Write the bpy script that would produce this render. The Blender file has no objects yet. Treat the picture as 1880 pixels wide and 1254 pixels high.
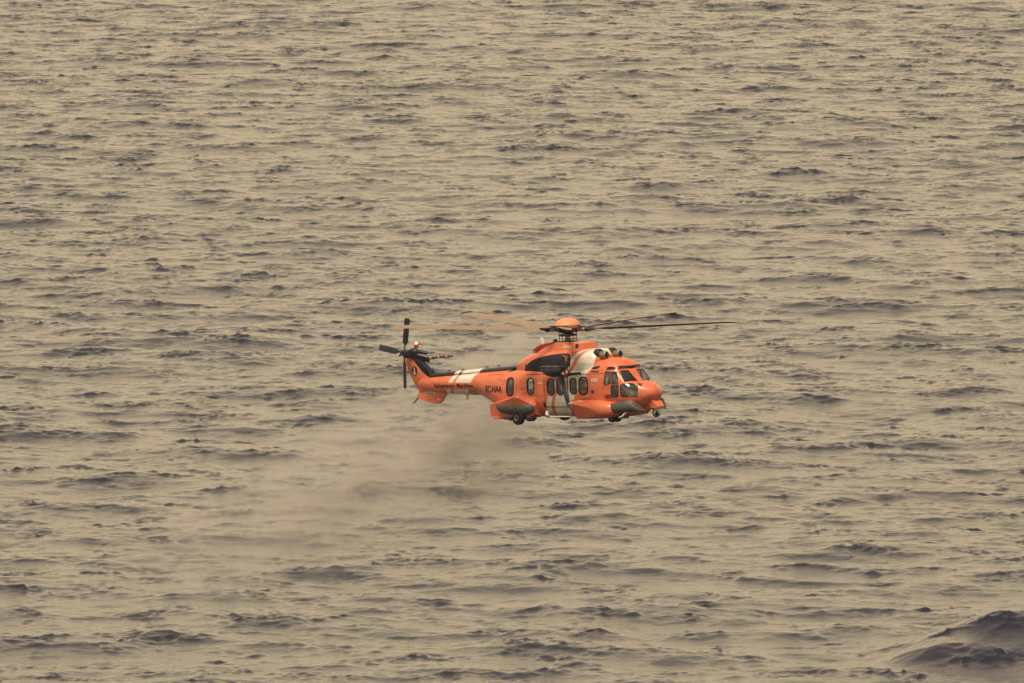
import bpy, bmesh, math, random
import numpy as np
from mathutils import Vector, Matrix, geometry
from mathutils.bvhtree import BVHTree

R = math.radians
sc = bpy.context.scene
col = sc.collection

# ------------------------------------------------------------------ camera
CAM_H = 60.0
AXIS = 5.07
HFOV = 2 * math.atan(44.76 / 480 / 2)
cam_data = bpy.data.cameras.new("camera")
cam_data.sensor_width = 36
cam_data.lens = 18 / math.tan(HFOV / 2)
cam_data.clip_start = 1
cam_data.clip_end = 60000
cam = bpy.data.objects.new("camera", cam_data)
cam.location = (0, 0, CAM_H)
cam.rotation_euler = (R(90 - AXIS), 0, 0)
col.objects.link(cam)
sc.camera = cam

# ------------------------------------------------------------------ sky, sun, exposure
SUN_EL, SUN_AZ = 68.0, 212.0          # azimuth: clockwise from +Y (away from the camera)
world = bpy.data.worlds.new("World")
sc.world = world
world.use_nodes = True
wn, wl = world.node_tree.nodes, world.node_tree.links
wn.clear()
sky = wn.new("ShaderNodeTexSky")
sky.sky_type = 'NISHITA'
sky.sun_disc = False
sky.sun_elevation = R(SUN_EL)
sky.sun_rotation = R(SUN_AZ)
sky.altitude = 50
sky.air_density = 1.0
sky.dust_density = 1.0
sky.ozone_density = 1.0
hs = wn.new("ShaderNodeHueSaturation")
hs.inputs["Saturation"].default_value = 0.12
mul = wn.new("ShaderNodeMix"); mul.data_type = 'RGBA'; mul.blend_type = 'MULTIPLY'
mul.inputs["Factor"].default_value = 1
mul.inputs["B"].default_value = (1.0, 0.79, 0.475, 1)
bg = wn.new("ShaderNodeBackground")
bg.inputs["Strength"].default_value = 0.085
wo = wn.new("ShaderNodeOutputWorld")
wl.new(sky.outputs[0], hs.inputs["Color"])
deck = wn.new("ShaderNodeMix"); deck.data_type = 'RGBA'
deck.inputs["Factor"].default_value = 0.7          # how much of the sky the even cloud deck covers
deck.inputs["B"].default_value = (7.0, 7.0, 7.0, 1)
wl.new(hs.outputs[0], deck.inputs["A"])
wl.new(deck.outputs["Result"], mul.inputs["A"])
# overcast deck: brightest low over the horizon, duller overhead
geo = wn.new("ShaderNodeTexCoord")
sep = wn.new("ShaderNodeSeparateXYZ")
ramp = wn.new("ShaderNodeFloatCurve")
cv = ramp.mapping.curves[0]
for q_, pt_ in enumerate(((0.0, .32), (.09, .52), (.2, .62), (.3, .54), (.5, .36), (1.0, .34))):
    if q_ == 0: cv.points[0].location = pt_
    elif q_ == 5: cv.points[1].location = pt_
    else: cv.points.new(*pt_)
ramp.mapping.update()
tint = wn.new("ShaderNodeMix"); tint.data_type = 'RGBA'      # warm low down, cooler overhead
tint.inputs["A"].default_value = (1.0, 0.79, 0.475, 1); tint.inputs["B"].default_value = (0.90, 0.76, 0.62, 1)
tr = wn.new("ShaderNodeMapRange"); tr.inputs["From Min"].default_value = .2; tr.inputs["From Max"].default_value = .7
vs = wn.new("ShaderNodeVectorMath"); vs.operation = 'SCALE'
wl.new(geo.outputs["Generated"], sep.inputs[0]); wl.new(sep.outputs["Z"], ramp.inputs["Value"]); wl.new(sep.outputs["Z"], tr.inputs[0]); wl.new(tr.outputs[0], tint.inputs["Factor"]); wl.new(tint.outputs["Result"], mul.inputs["B"])
wl.new(mul.outputs["Result"], vs.inputs[0]); wl.new(ramp.outputs[0], vs.inputs["Scale"])
wl.new(vs.outputs[0], bg.inputs["Color"])
wl.new(bg.outputs[0], wo.inputs["Surface"])

sun_d = bpy.data.lights.new("sun", 'SUN')
sun_d.energy = 1.35
sun_d.angle = R(20)
sun_d.color = (1.0, 0.86, 0.66)
sun = bpy.data.objects.new("sun", sun_d)
az = R(SUN_AZ)
sdir = Vector((math.sin(az) * math.cos(R(SUN_EL)), math.cos(az) * math.cos(R(SUN_EL)), math.sin(R(SUN_EL))))
sun.rotation_euler = sdir.to_track_quat('Z', 'Y').to_euler()
sun.location = (0, 300, 150)
col.objects.link(sun)

sc.view_settings.view_transform = 'Standard'
sc.view_settings.look = 'None'
sc.view_settings.exposure = 1.85
sc.view_settings.gamma = 1.0
sc.cycles.max_bounces = 8
sc.cycles.transparent_max_bounces = 16
sc.cycles.volume_bounces = 1
sc.cycles.volume_step_rate = 1.0
sc.cycles.volume_max_steps = 256
sc.cycles.sample_clamp_indirect = 4

# ------------------------------------------------------------------ material helper
def mat(name, color=(.5, .5, .5), rough=.5, metallic=0.0, spec=None, emis=None, emis_s=0, var=0.0, vscale=6.0, bump=0.0):
    m = bpy.data.materials.new(name)
    m.use_nodes = True
    n, l = m.node_tree.nodes, m.node_tree.links
    p = n["Principled BSDF"]
    if name == "orange_paint": p.inputs["Coat Weight"].default_value = .5; p.inputs["Coat Roughness"].default_value = .25
    p.inputs["Base Color"].default_value = (*color, 1)
    p.inputs["Roughness"].default_value = rough
    p.inputs["Metallic"].default_value = metallic
    if spec is not None: p.inputs["Specular IOR Level"].default_value = spec
    if emis:
        p.inputs["Emission Color"].default_value = (*emis, 1)
        p.inputs["Emission Strength"].default_value = emis_s
    if var > 0:
        tc = n.new("ShaderNodeTexCoord")
        nz = n.new("ShaderNodeTexNoise"); nz.inputs["Scale"].default_value = vscale; nz.inputs["Detail"].default_value = 5
        mr = n.new("ShaderNodeMapRange"); mr.inputs["From Min"].default_value = .3; mr.inputs["From Max"].default_value = .7
        mr.inputs["To Min"].default_value = 1 - var; mr.inputs["To Max"].default_value = 1 + var
        vm = n.new("ShaderNodeVectorMath"); vm.operation = 'SCALE'; vm.inputs[0].default_value = color
        l.new(tc.outputs["Object"], nz.inputs["Vector"]); l.new(nz.outputs[0], mr.inputs[0])
        l.new(mr.outputs[0], vm.inputs["Scale"]); l.new(vm.outputs[0], p.inputs["Base Color"])
        if bump > 0:
            b = n.new("ShaderNodeBump"); b.inputs["Strength"].default_value = 1; b.inputs["Distance"].default_value = bump
            l.new(nz.outputs[0], b.inputs["Height"]); l.new(b.outputs[0], p.inputs["Normal"])
    return m

# ------------------------------------------------------------------ the sea
def ocean_tile(L, N, hs_, lam_p, wind_deg, spread, lam_min, seed, chop):
    """periodic height field and sideways displacement from a wind-wave spectrum"""
    rng = np.random.default_rng(seed)
    k1 = 2 * np.pi * np.fft.fftfreq(N, L / N)
    kx, ky = np.meshgrid(k1, k1, indexing='ij')
    k = np.hypot(kx, ky); k[0, 0] = 1
    kp = 2 * np.pi / lam_p
    th = np.arctan2(ky, kx) - R(wind_deg)
    D = np.abs(np.cos(th / 2)) ** (2 * spread) + 0.06
    S = k ** -4.0 * np.exp(-1.25 * (kp / k) ** 2) * D
    S *= np.exp(-(k * lam_min / (2 * np.pi)) ** 2)
    S[0, 0] = 0
    A = np.sqrt(S) * (rng.standard_normal((N, N)) + 1j * rng.standard_normal((N, N)))
    h = np.fft.ifft2(A)
    sc_ = (hs_ / 4) / np.std(h.real)
    A *= sc_
    h = np.fft.ifft2(A).real
    dx = np.fft.ifft2(1j * kx / k * A).real * chop
    dy = np.fft.ifft2(1j * ky / k * A).real * chop
    return h, dx, dy, L, N

def sample(tile, x, y):
    h, dx, dy, L, N = tile
    u = np.mod(x / L * N, N); v = np.mod(y / L * N, N)
    i = np.floor(u).astype(int) % N; j = np.floor(v).astype(int) % N
    fu = u - np.floor(u); fv = v - np.floor(v)
    i2 = (i + 1) % N; j2 = (j + 1) % N
    w00, w10, w01, w11 = (1-fu)*(1-fv), fu*(1-fv), (1-fu)*fv, fu*fv
    return [a[i, j]*w00 + a[i2, j]*w10 + a[i, j2]*w01 + a[i2, j2]*w11 for a in (h, dx, dy)]

def axis(lo, hi, step, far_lo, far_hi, grow=1.12):
    core = list(np.arange(lo, hi + step * .5, step))
    a, s = core[0], step
    left = []
    while a > far_lo:
        s *= grow; a -= s; left.append(a)
    b, s = core[-1], step
    right = []
    while b < far_hi:
        s *= grow; b += s; right.append(b)
    return np.array(left[::-1] + core + right)

def build_sea():
    xs = axis(-57, 57, 0.13, -9000, 9000)
    ys = axis(482, 1075, 0.18, -4000, 22000)
    X, Y = np.meshgrid(xs, ys, indexing='ij')
    swell = ocean_tile(331.0, 1024, 0.46, 18.0, 262, 4, 1.2, 23, 1.3)
    chop1 = ocean_tile(151.0, 1024, 0.105, 3.2, 262, 2.5, 0.28, 5, 1.35)
    chop2 = ocean_tile(97.0, 1024, 0.068, 1.3, 272, 1.6, 0.20, 8, 1.3)
    z = np.zeros_like(X); ox = np.zeros_like(X); oy = np.zeros_like(X)
    fade = np.clip(1.0 - (np.abs(X) - 200) / 600, 0.0, 1) * np.clip(1.0 - (Y - 1500) / 1500, 0.0, 1) * np.clip((Y + 400) / 700, 0, 1)
    gust = 0.95 + 0.16 * np.sin(X / 23 + Y / 61 + 1.0) * np.sin(X / 41 - Y / 97) + 0.08 * np.sin(X/9.0+Y/33)
    env = sample(ocean_tile(127.0, 512, 4.0, 7.0, 262, 1.0, 1.6, 77, 0.0), X * 1.3, Y * 1.3)[0]
    sw = sample(swell, X, Y)[0] / 0.15
    gust = gust * np.exp(0.55 * env + 0.30 * np.clip(sw, -2, 2.5) - 0.33)
    gust = np.minimum(gust, 2.3)
    rough = gust * (1 + 1.1 * np.exp(-((X - 25) / 7) ** 2 - ((Y - 507) / 9) ** 2))
    for t, g, k in ((swell, 1.0, 1.0), (chop1, rough, 1.5), (chop2, rough, 1.4)):
        a, b, c = [q / k for q in sample(t, X * k, Y * k)]
        z += a * g; ox += b * np.minimum(g, 1.5); oy += c * np.minimum(g, 1.5)
    # one steep peaked swell rolling in at the lower right
    def lump(cx, cy, hx, hy, amp, skew):
        u = (X - cx + (Y - cy) * skew) / hx; v = (Y - cy) / hy
        return amp * np.exp(-np.abs(u) ** 2.2) * np.exp(-v * v * np.where(v < 0, .6, 2.2))
    z += lump(23.6, 513, 4.0, 4.6, 1.9, 0.03) + lump(19.6, 509, 1.8, 2.4, .65, 0.0) + lump(25.5, 508, 1.2, 1.6, .4, 0.0) + lump(22.0, 507, 1.0, 1.5, .35, 0.0) + lump(28.0, 503, 3.0, 3.0, .5, 0.0)
    X2 = X + ox * fade; Y2 = Y + oy * fade; z = z * fade
    nx, ny = X.shape
    co = np.stack([X2, Y2, z], -1).reshape(-1, 3).astype(np.float32)
    idx = np.arange(nx * ny).reshape(nx, ny)
    q = np.stack([idx[:-1, :-1], idx[1:, :-1], idx[1:, 1:], idx[:-1, 1:]], -1).reshape(-1, 4).astype(np.int32)
    me = bpy.data.meshes.new("sea")
    me.vertices.add(len(co)); me.vertices.foreach_set("co", co.ravel())
    me.loops.add(q.size); me.loops.foreach_set("vertex_index", q.ravel())
    me.polygons.add(len(q))
    me.polygons.foreach_set("loop_start", np.arange(0, q.size, 4, dtype=np.int32))
    me.polygons.foreach_set("loop_total", np.full(len(q), 4, dtype=np.int32))
    me.polygons.foreach_set("use_smooth", np.ones(len(q), dtype=bool))
    me.update(calc_edges=True)
    o = bpy.data.objects.new("sea", me)
    o["kind"] = "structure"; o["label"] = "choppy khaki grey open sea with small dark wavelets and a steep swell"
    m = bpy.data.materials.new("sea_water"); m.use_nodes = True
    n, l = m.node_tree.nodes, m.node_tree.links
    p = n["Principled BSDF"]
    p.inputs["Base Color"].default_value = (0.012, 0.013, 0.026, 1)
    p.inputs["Roughness"].default_value = 0.10
    p.inputs["IOR"].default_value = 1.34
    tc = n.new("ShaderNodeTexCoord")
    mp = n.new("ShaderNodeMapping"); mp.inputs["Scale"].default_value = (1.0, 0.8, 1.0)
    n1 = n.new("ShaderNodeTexNoise"); n1.inputs["Scale"].default_value = 3.2; n1.inputs["Detail"].default_value = 5; n1.inputs["Roughness"].default_value = .62
    b1 = n.new("ShaderNodeBump"); b1.inputs["Strength"].default_value = 1.0; b1.inputs["Distance"].default_value = 0.045
    l.new(tc.outputs["Object"], mp.inputs[0]); l.new(mp.outputs[0], n1.inputs["Vector"])
    l.new(n1.outputs[0], b1.inputs["Height"]); l.new(b1.outputs[0], p.inputs["Normal"])
    me.materials.append(m)
    col.objects.link(o)
build_sea()
# ------------------------------------------------------------------ helicopter pose
THETA, PITCH = R(44), R(3.5)
F_PX = 940 / math.tan(HFOV / 2)
camM = Matrix.Rotation(R(90 - AXIS), 4, 'X')
camM.translation = (0, 0, CAM_H)
hub_w = camM @ (Vector(((1042 - 940) / F_PX, (627 - 603) / F_PX, -1)).normalized() * 480)
f0 = Vector((math.cos(THETA), -math.sin(THETA), 0)); upv = Vector((0, 0, 1))
bx_ = f0 * math.cos(PITCH) + upv * math.sin(PITCH)
by_ = Vector((math.sin(THETA), math.cos(THETA), 0))
bz_ = upv * math.cos(PITCH) - f0 * math.sin(PITCH)
BODY = Matrix((bx_, by_, bz_)).transposed().to_4x4()
BODY.translation = hub_w
BODY_I = BODY.inverted()
BASE = 4.25                      # hub height above the wheels' lowest point

# ------------------------------------------------------------------ builders (all in the helicopter's own frame: X nose, Y port, Z up, hub at 0)
def link(name, me, m, parent=None, smooth=True, angle=38, label=None):
    o = bpy.data.objects.new(name, me)
    for mm in (m if isinstance(m, (list, tuple)) else [m]):
        me.materials.append(mm)
    if smooth:
        me.polygons.foreach_set("use_smooth", [True] * len(me.polygons))
        me.set_sharp_from_angle(angle=R(angle))
    col.objects.link(o)
    if parent is not None:
        o.parent = parent
        if parent is heli: o.location = (0, 0, BASE)
    if label: o["label"] = label
    return o

def to_mesh(bm, name="m", recalc=True):
    if recalc: bmesh.ops.recalc_face_normals(bm, faces=bm.faces)
    me = bpy.data.meshes.new(name); bm.to_mesh(me); bm.free(); return me

def add_box(bm, c, s, rot=None, bevel=0.0):
    M = Matrix.Translation(Vector(c)) @ (rot.to_4x4() if rot is not None else Matrix()) @ Matrix.Diagonal((*s, 1))
    r = bmesh.ops.create_cube(bm, size=1, matrix=M)
    if bevel:
        es = list({e for v in r['verts'] for e in v.link_edges})
        bmesh.ops.bevel(bm, geom=es, offset=bevel, segments=2, affect='EDGES', profile=.5)
    return r

def add_rings(bm, rings, cap=True, closed=True):
    vs = [[bm.verts.new(p) for p in r] for r in rings]
    n = len(vs[0])
    for a, b in zip(vs[:-1], vs[1:]):
        for i in range(n if closed else n - 1):
            j = (i + 1) % n
            bm.faces.new((a[i], a[j], b[j], b[i]))
    if cap and closed:
        bm.faces.new(vs[0][::-1]); bm.faces.new(vs[-1])
    return vs

def frame(d):
    d = d.normalized()
    a = Vector((0, 0, 1)) if abs(d.z) < .9 else Vector((1, 0, 0))
    u = d.cross(a).normalized(); return u, d.cross(u).normalized()

def add_tube(bm, pts, rad, seg=12, flat=1.0):
    pts = [Vector(p) for p in pts]
    if not isinstance(rad, (list, tuple)): rad = [rad] * len(pts)
    u0 = None; rings = []
    for i, p in enumerate(pts):
        d = (pts[min(i + 1, len(pts) - 1)] - pts[max(i - 1, 0)])
        u, v = frame(d)
        if u0 is not None and u.dot(u0) < 0: u, v = -u, -v
        u0 = u
        rings.append([p + (u * math.cos(t) + v * math.sin(t) * flat) * rad[i] for t in [2 * math.pi * k / seg for k in range(seg)]])
    add_rings(bm, rings)

def add_ball(bm, c, r, scale=(1, 1, 1), seg=20):
    bmesh.ops.create_uvsphere(bm, u_segments=seg, v_segments=seg // 2, radius=r, matrix=Matrix.Translation(Vector(c)) @ Matrix.Diagonal((*scale, 1)))

def add_lathe(bm, prof, c, axis='Z', seg=28):
    """prof: list of (radius, height along the axis)"""
    rings = []
    for r, h in prof:
        ring = []
        for k in range(seg):
            t = 2 * math.pi * k / seg
            a, b = r * math.cos(t), r * math.sin(t)
            p = {'Z': (a, b, h), 'Y': (a, h, b), 'X': (h, a, b)}[axis]
            ring.append(Vector(c) + Vector(p))
        rings.append(ring)
    add_rings(bm, rings)

def one(name, fn, m, parent=None, **k):
    bm = bmesh.new(); fn(bm); return link(name, to_mesh(bm), m, parent, **k)

def extrude_poly(bm, pts, y0, y1, bevel=0.0):
    """polygon in the X-Z plane given thickness along Y"""
    a = [Vector((x, y0, z)) for x, z in pts]; b = [Vector((x, y1, z)) for x, z in pts]
    add_rings(bm, [a, b])
    if bevel:
        bmesh.ops.bevel(bm, geom=list(bm.edges), offset=bevel, segments=2, affect='EDGES', profile=.5)

# ------------------------------------------------------------------ materials
def nm(m): return m.node_tree.nodes, m.node_tree.links
ORANGE = (0.57, 0.134, 0.060); WHITE = (0.60, 0.55, 0.47); BLACK = (0.010, 0.012, 0.024)

def livery(name, base, mode):
    """painted skin: base colour plus the slanting white bands, a real pattern fixed to the airframe"""
    m = bpy.data.materials.new(name); m.use_nodes = True
    n, l = nm(m); p = n["Principled BSDF"]
    p.inputs["Roughness"].default_value = 0.42
    p.inputs["Specular IOR Level"].default_value = 0.35
    p.inputs["Coat Weight"].default_value = .5; p.inputs["Coat Roughness"].default_value = .25
    tc = n.new("ShaderNodeTexCoord"); sp = n.new("ShaderNodeSeparateXYZ"); l.new(tc.outputs["Object"], sp.inputs[0])
    def M(op, a, b=None, c=None):
        q = n.new("ShaderNodeMath"); q.operation = op
        for i, v in enumerate((a, b, c)):
            if v is None: continue
            if isinstance(v, (int, float)): q.inputs[i].default_value = v
            else: l.new(v, q.inputs[i])
        return q.outputs[0]
    X, Z = sp.outputs["X"], sp.outputs["Z"]
    def edge(pts, z0, z1, x0, x1):
        f = n.new("ShaderNodeFloatCurve")
        c = f.mapping.curves[0]
        pp = [((z - z0) / (z1 - z0), (x - x0) / (x1 - x0)) for z, x in pts]
        c.points[0].location = pp[0]; c.points[1].location = pp[-1]
        for q in pp[1:-1]: c.points.new(*q)
        f.mapping.update()
        zz = M('DIVIDE', M('SUBTRACT', Z, z0), z1 - z0)
        l.new(zz, f.inputs["Value"])
        return M('ADD', M('MULTIPLY', f.outputs[0], x1 - x0), x0)
    def band(e0, e1):
        return M('MULTIPLY', M('GREATER_THAN', X, e0), M('LESS_THAN', X, e1))
    E = []
    for pts in (
        [(-4, -.78), (-3.7, -.68), (-3.29, -.51), (-2.77, -.26), (-2.32, .08), (-2.04, .46), (-1.68, .80), (-1.3, 1.02), (-1.0, 1.25), (-.88, 1.5), (-.5, 2.0)],
        [(-4, -.52), (-3.7, -.40), (-3.29, -.23), (-2.77, .03), (-2.32, .32), (-2.04, .62), (-1.68, .97), (-1.3, 1.24), (-1.0, 1.5), (-.88, 1.72), (-.5, 2.2)],
        [(-4, -.28), (-3.7, -.18), (-3.29, -.03), (-2.77, .20), (-2.32, .48), (-2.04, .79), (-1.68, 1.20), (-1.3, 1.46), (-1.0, 1.72), (-.88, 1.85), (-.5, 2.3)],
        [(-4, .55), (-3.7, .70), (-3.2, 1.06), (-2.77, 1.33), (-2.4, 1.62), (-2.0, 1.95), (-1.85, 2.05), (-1.6, 2.27), (-1.1, 2.42), (-.95, 2.8), (-.5, 3.3)]):
        E.append(edge(pts, -4.0, -.5, -1.0, 4.0))
    white = M('MAXIMUM', band(E[0], E[1]), band(E[2], E[3]))
    white = M('MULTIPLY', white, M('GREATER_THAN', X, -1.2))
    def lin(z1, x1, z2, x2):
        k = (x2 - x1) / (z2 - z1)
        return M('ADD', M('MULTIPLY', Z, k), x1 - k * z1)
    tb = M('MAXIMUM', band(lin(-2.72, -7.28, -1.85, -6.72), lin(-2.72, -7.0, -1.85, -6.42)),
           band(lin(-2.72, -6.78, -1.85, -6.30), lin(-2.72, -5.80, -1.85, -5.18)))
    keep = M('MAXIMUM', M('GREATER_THAN', Z, -2.37), M('LESS_THAN', Z, -2.66))
    tb = M('MULTIPLY', tb, M('MULTIPLY', M('LESS_THAN', X, -4.5), keep))
    white = M('MAXIMUM', white, tb)
    nz = n.new("ShaderNodeTexNoise"); nz.inputs["Scale"].default_value = 3.0; nz.inputs["Detail"].default_value = 6
    mp = n.new("ShaderNodeMapping"); mp.inputs["Scale"].default_value = (.5, 1, 1.6)
    l.new(tc.outputs["Object"], mp.inputs[0]); l.new(mp.outputs[0], nz.inputs["Vector"])
    grime = n.new("ShaderNodeMapRange"); l.new(nz.outputs[0], grime.inputs[0])
    for k_, v_ in (("From Min", .35), ("From Max", .7), ("To Min", 1.08), ("To Max", .82)): grime.inputs[k_].default_value = v_
    mx = n.new("ShaderNodeMix"); mx.data_type = 'RGBA'
    mx.inputs["A"].default_value = (*base, 1); mx.inputs["B"].default_value = (*WHITE, 1)
    l.new(white, mx.inputs["Factor"])
    vm = n.new("ShaderNodeVectorMath"); vm.operation = 'SCALE'
    l.new(mx.outputs["Result"], vm.inputs[0]); l.new(grime.outputs[0], vm.inputs["Scale"])
    l.new(vm.outputs[0], p.inputs["Base Color"])
    nb = n.new("ShaderNodeTexNoise"); nb.inputs["Scale"].default_value = 1.6; l.new(tc.outputs["Object"], nb.inputs["Vector"])
    b = n.new("ShaderNodeBump"); b.inputs["Distance"].default_value = .02; b.inputs["Strength"].default_value = .8
    l.new(nb.outputs[0], b.inputs["Height"]); l.new(b.outputs[0], p.inputs["Normal"])
    return m

M_BODY = livery("orange_white_paint", ORANGE, 0)
M_SPINE = livery("black_white_paint", BLACK, 1)
M_OR = mat("orange_paint", ORANGE, .42, spec=.35, var=.06, vscale=3)
M_WHITE = mat("white_paint", WHITE, .5, var=.05)
M_CREAM = mat("cream_placard", (.48, .37, .27), .6)
M_BLK = mat("black_paint", BLACK, .45, spec=.3, var=.3)
M_SOOT = mat("heat_resistant_black", (.013, .013, .020), .6, spec=.25, var=.35, vscale=2.5)
M_RUB = mat("rubber", (.006, .008, .016), .7, spec=.2)
M_SEAL = mat("rubber_seal", (.006, .008, .022), .5, spec=.3)
M_GREY = mat("float_fabric", (.055, .052, .055), .55, spec=.4, var=.25, vscale=7, bump=.012)
M_RED = mat("dark_red_paint", (.30, .018, .018), .5)
M_METAL = mat("worn_metal", (.30, .23, .17), .4, metallic=.7, var=.25, vscale=14)
M_DMET = mat("dark_metal", (.030, .032, .045), .45, metallic=.5, var=.4, vscale=20)
M_TAN = mat("exhaust_metal", (.50, .27, .14), .35, metallic=.75, var=.35, vscale=7)
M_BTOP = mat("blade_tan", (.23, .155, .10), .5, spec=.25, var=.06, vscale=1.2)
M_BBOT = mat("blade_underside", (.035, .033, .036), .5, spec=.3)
M_TBLADE = mat("tail_blade_black", (.016, .017, .028), .5, spec=.3, var=.2, vscale=3)
M_INT = mat("cabin_lining", (.16, .15, .15), .8)
M_SEATM = mat("seat_fabric", (.03, .032, .045), .9)
M_CAMG = mat("camera_grey", (.42, .38, .33), .45)
M_LENS = mat("lens_black", (.004, .005, .012), .08)

def glass(name, tint, refl=.035):
    m = bpy.data.materials.new(name); m.use_nodes = True
    n, l = nm(m); n.clear()
    t = n.new("ShaderNodeBsdfTransparent"); t.inputs[0].default_value = (*tint, 1)
    g = n.new("ShaderNodeBsdfGlossy"); g.inputs["Roughness"].default_value = .12
    f = n.new("ShaderNodeFresnel"); f.inputs["IOR"].default_value = 2.1
    mx = n.new("ShaderNodeMixShader"); o = n.new("ShaderNodeOutputMaterial")
    gm = n.new("ShaderNodeNewGeometry"); inv = n.new("ShaderNodeMath"); inv.operation = 'SUBTRACT'; inv.inputs[0].default_value = 1; l.new(gm.outputs["Backfacing"], inv.inputs[1])
    fm = n.new("ShaderNodeMath"); fm.operation = 'MULTIPLY'; l.new(f.outputs[0], fm.inputs[0]); l.new(inv.outputs[0], fm.inputs[1])
    l.new(fm.outputs[0], mx.inputs[0]); l.new(t.outputs[0], mx.inputs[1]); l.new(g.outputs[0], mx.inputs[2]); l.new(mx.outputs[0], o.inputs[0])
    return m
M_GLASS = glass("window_glass", (.90, .90, .91))

# ------------------------------------------------------------------ the helicopter root
heli = bpy.data.objects.new("rescue_helicopter", None)
col.objects.link(heli)
heli.matrix_world = BODY @ Matrix.Translation((0, 0, -BASE))
heli.empty_display_size = 1
heli["label"] = "orange and white rescue helicopter hovering over the sea with its nose to the right"
heli["category"] = "helicopter"

# ------------------------------------------------------------------ fuselage skin: stations  X, z top, z bottom, half width, z of width, n top, n bottom
ST = [
 (5.26, -2.74, -2.86, .10, -2.80, 2.0, 2.0), (5.24, -2.66, -2.96, .22, -2.81, 2.0, 2.0), (5.17, -2.56, -3.06, .36, -2.82, 2.1, 2.0),
 (5.04, -2.475, -3.17, .49, -2.84, 2.2, 2.0), (4.88, -2.385, -3.29, .62, -2.87, 2.3, 2.1), (4.70, -2.30, -3.42, .75, -2.88, 2.5, 2.2),
 (4.45, -2.275, -3.50, .84, -2.88, 2.8, 2.3), (4.25, -2.255, -3.56, .89, -2.85, 3.3, 2.4), (4.15, -2.18, -3.59, .91, -2.8, 3.6, 2.5),
 (3.95, -1.98, -3.62, .95, -2.7, 3.7, 2.6), (3.75, -1.765, -3.65, .975, -2.6, 3.6, 2.7), (3.68, -1.68, -3.66, .98, -2.55, 3.5, 2.7),
 (3.58, -1.53, -3.68, .99, -2.5, 3.2, 2.8), (3.40, -1.38, -3.70, 1.0, -2.45, 2.9, 2.8), (3.10, -1.27, -3.74, 1.015, -2.4, 2.7, 2.9),
 (2.70, -1.24, -3.78, 1.03, -2.4, 2.7, 3.0), (2.30, -1.32, -3.82, 1.04, -2.4, 2.9, 3.0), (1.90, -1.48, -3.84, 1.045, -2.4, 3.3, 3.0),
 (1.50, -1.58, -3.85, 1.05, -2.4, 3.8, 3.0), (0.50, -1.62, -3.85, 1.05, -2.4, 3.8, 3.0), (-.50, -1.64, -3.85, 1.05, -2.4, 3.8, 3.0),
 (-1.50, -1.68, -3.85, 1.05, -2.42, 3.6, 3.0), (-2.20, -1.72, -3.84, 1.04, -2.6, 3.4, 2.9), (-2.70, -1.76, -3.83, 1.0, -2.78, 3.1, 2.7),
 (-3.20, -1.79, -3.80, .95, -2.86, 2.9, 2.3), (-3.70, -1.82, -3.72, .88, -2.80, 2.8, 2.0), (-4.20, -1.85, -3.46, .80, -2.68, 2.7, 1.8),
 (-4.70, -1.88, -3.18, .70, -2.56, 2.6, 1.8), (-5.20, -1.91, -2.96, .60, -2.46, 2.5, 1.9), (-5.70, -1.94, -2.94, .53, -2.42, 2.3, 2.1),
 (-6.30, -1.98, -2.93, .47, -2.41, 2.2, 2.2), (-7.00, -2.03, -2.90, .41, -2.42, 2.2, 2.2), (-7.70, -2.08, -2.85, .35, -2.43, 2.2, 2.2),
 (-8.40, -2.13, -2.79, .28, -2.44, 2.2, 2.2), (-9.00, -2.17, -2.73, .20, -2.45, 2.1, 2.1), (-9.20, -2.25, -2.70, .12, -2.47, 2.0, 2.0)]
STA = np.array(ST)[::-1]

def station(x):
    return [x] + [float(np.interp(x, STA[:, 0], STA[:, i])) for i in range(1, 7)]

def smooth_stations():
    xs = []
    for a, b in zip(ST[:-1], ST[1:]):
        k = max(1, int(round((a[0] - b[0]) / .12)))
        xs += [a[0] + (b[0] - a[0]) * i / k for i in range(k)]
    xs.append(ST[-1][0])
    # light smoothing of the profile between stations, so that no station reads as a kink
    out = []
    for x in xs:
        s = .10
        v = np.mean([station(min(max(x + d, -9.2), 5.26))[1:] for d in (-s, -s / 2, 0, s / 2, s)], axis=0) if -8.9 < x < 3.3 else np.array(station(x)[1:])
        out.append([x] + list(v))
    return out

def section(s, N=72, shrink=0.0):
    x, zt, zb, w, zw, nt, nb = s
    w -= shrink; zt -= shrink; zb += shrink
    ring = []
    for k in range(N):
        t = 2 * math.pi * k / N
        c, si = math.cos(t), math.sin(t)
        n = nt if si >= 0 else nb
        y = w * math.copysign(abs(c) ** (2 / n), c)
        h = (zt - zw) if si >= 0 else (zw - zb)
        z = zw + h * math.copysign(abs(si) ** (2 / n), si)
        ring.append(Vector((x, y, z)))
    return ring

bm = bmesh.new()
add_rings(bm, [section(s) for s in smooth_stations()])
bmesh.ops.recalc_face_normals(bm, faces=bm.faces)
HULL = BVHTree.FromBMesh(bm)
hull_me = to_mesh(bm, "fuselage")

bm = bmesh.new()
inner = []
for x in np.arange(-3.2, 4.56, .2):
    s = station(x); s[1] = min(s[1], -1.60 if x < 3.3 else s[1])
    if x < 3.3: s[1] = -1.68
    s[2] = max(s[2], -3.35)
    inner.append(section(s, 48, .07))
add_rings(bm, inner)
inner_me = to_mesh(bm, "cavity")

def pix_ray(px, py):
    d = Vector(((px - 940) / F_PX, (627 - py) / F_PX, -1))
    o = BODY_I @ camM.translation
    return o, ((BODY_I @ (camM @ d)) - o).normalized()

def on_hull(px, py, tree=None):
    o, d = pix_ray(px, py)
    h = (tree or HULL).ray_cast(o, d)
    return h[0] if h[0] is not None else None

def at_y(px, py, y):
    o, d = pix_ray(px, py)
    return o + d * ((y - o.y) / d.y)

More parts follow.
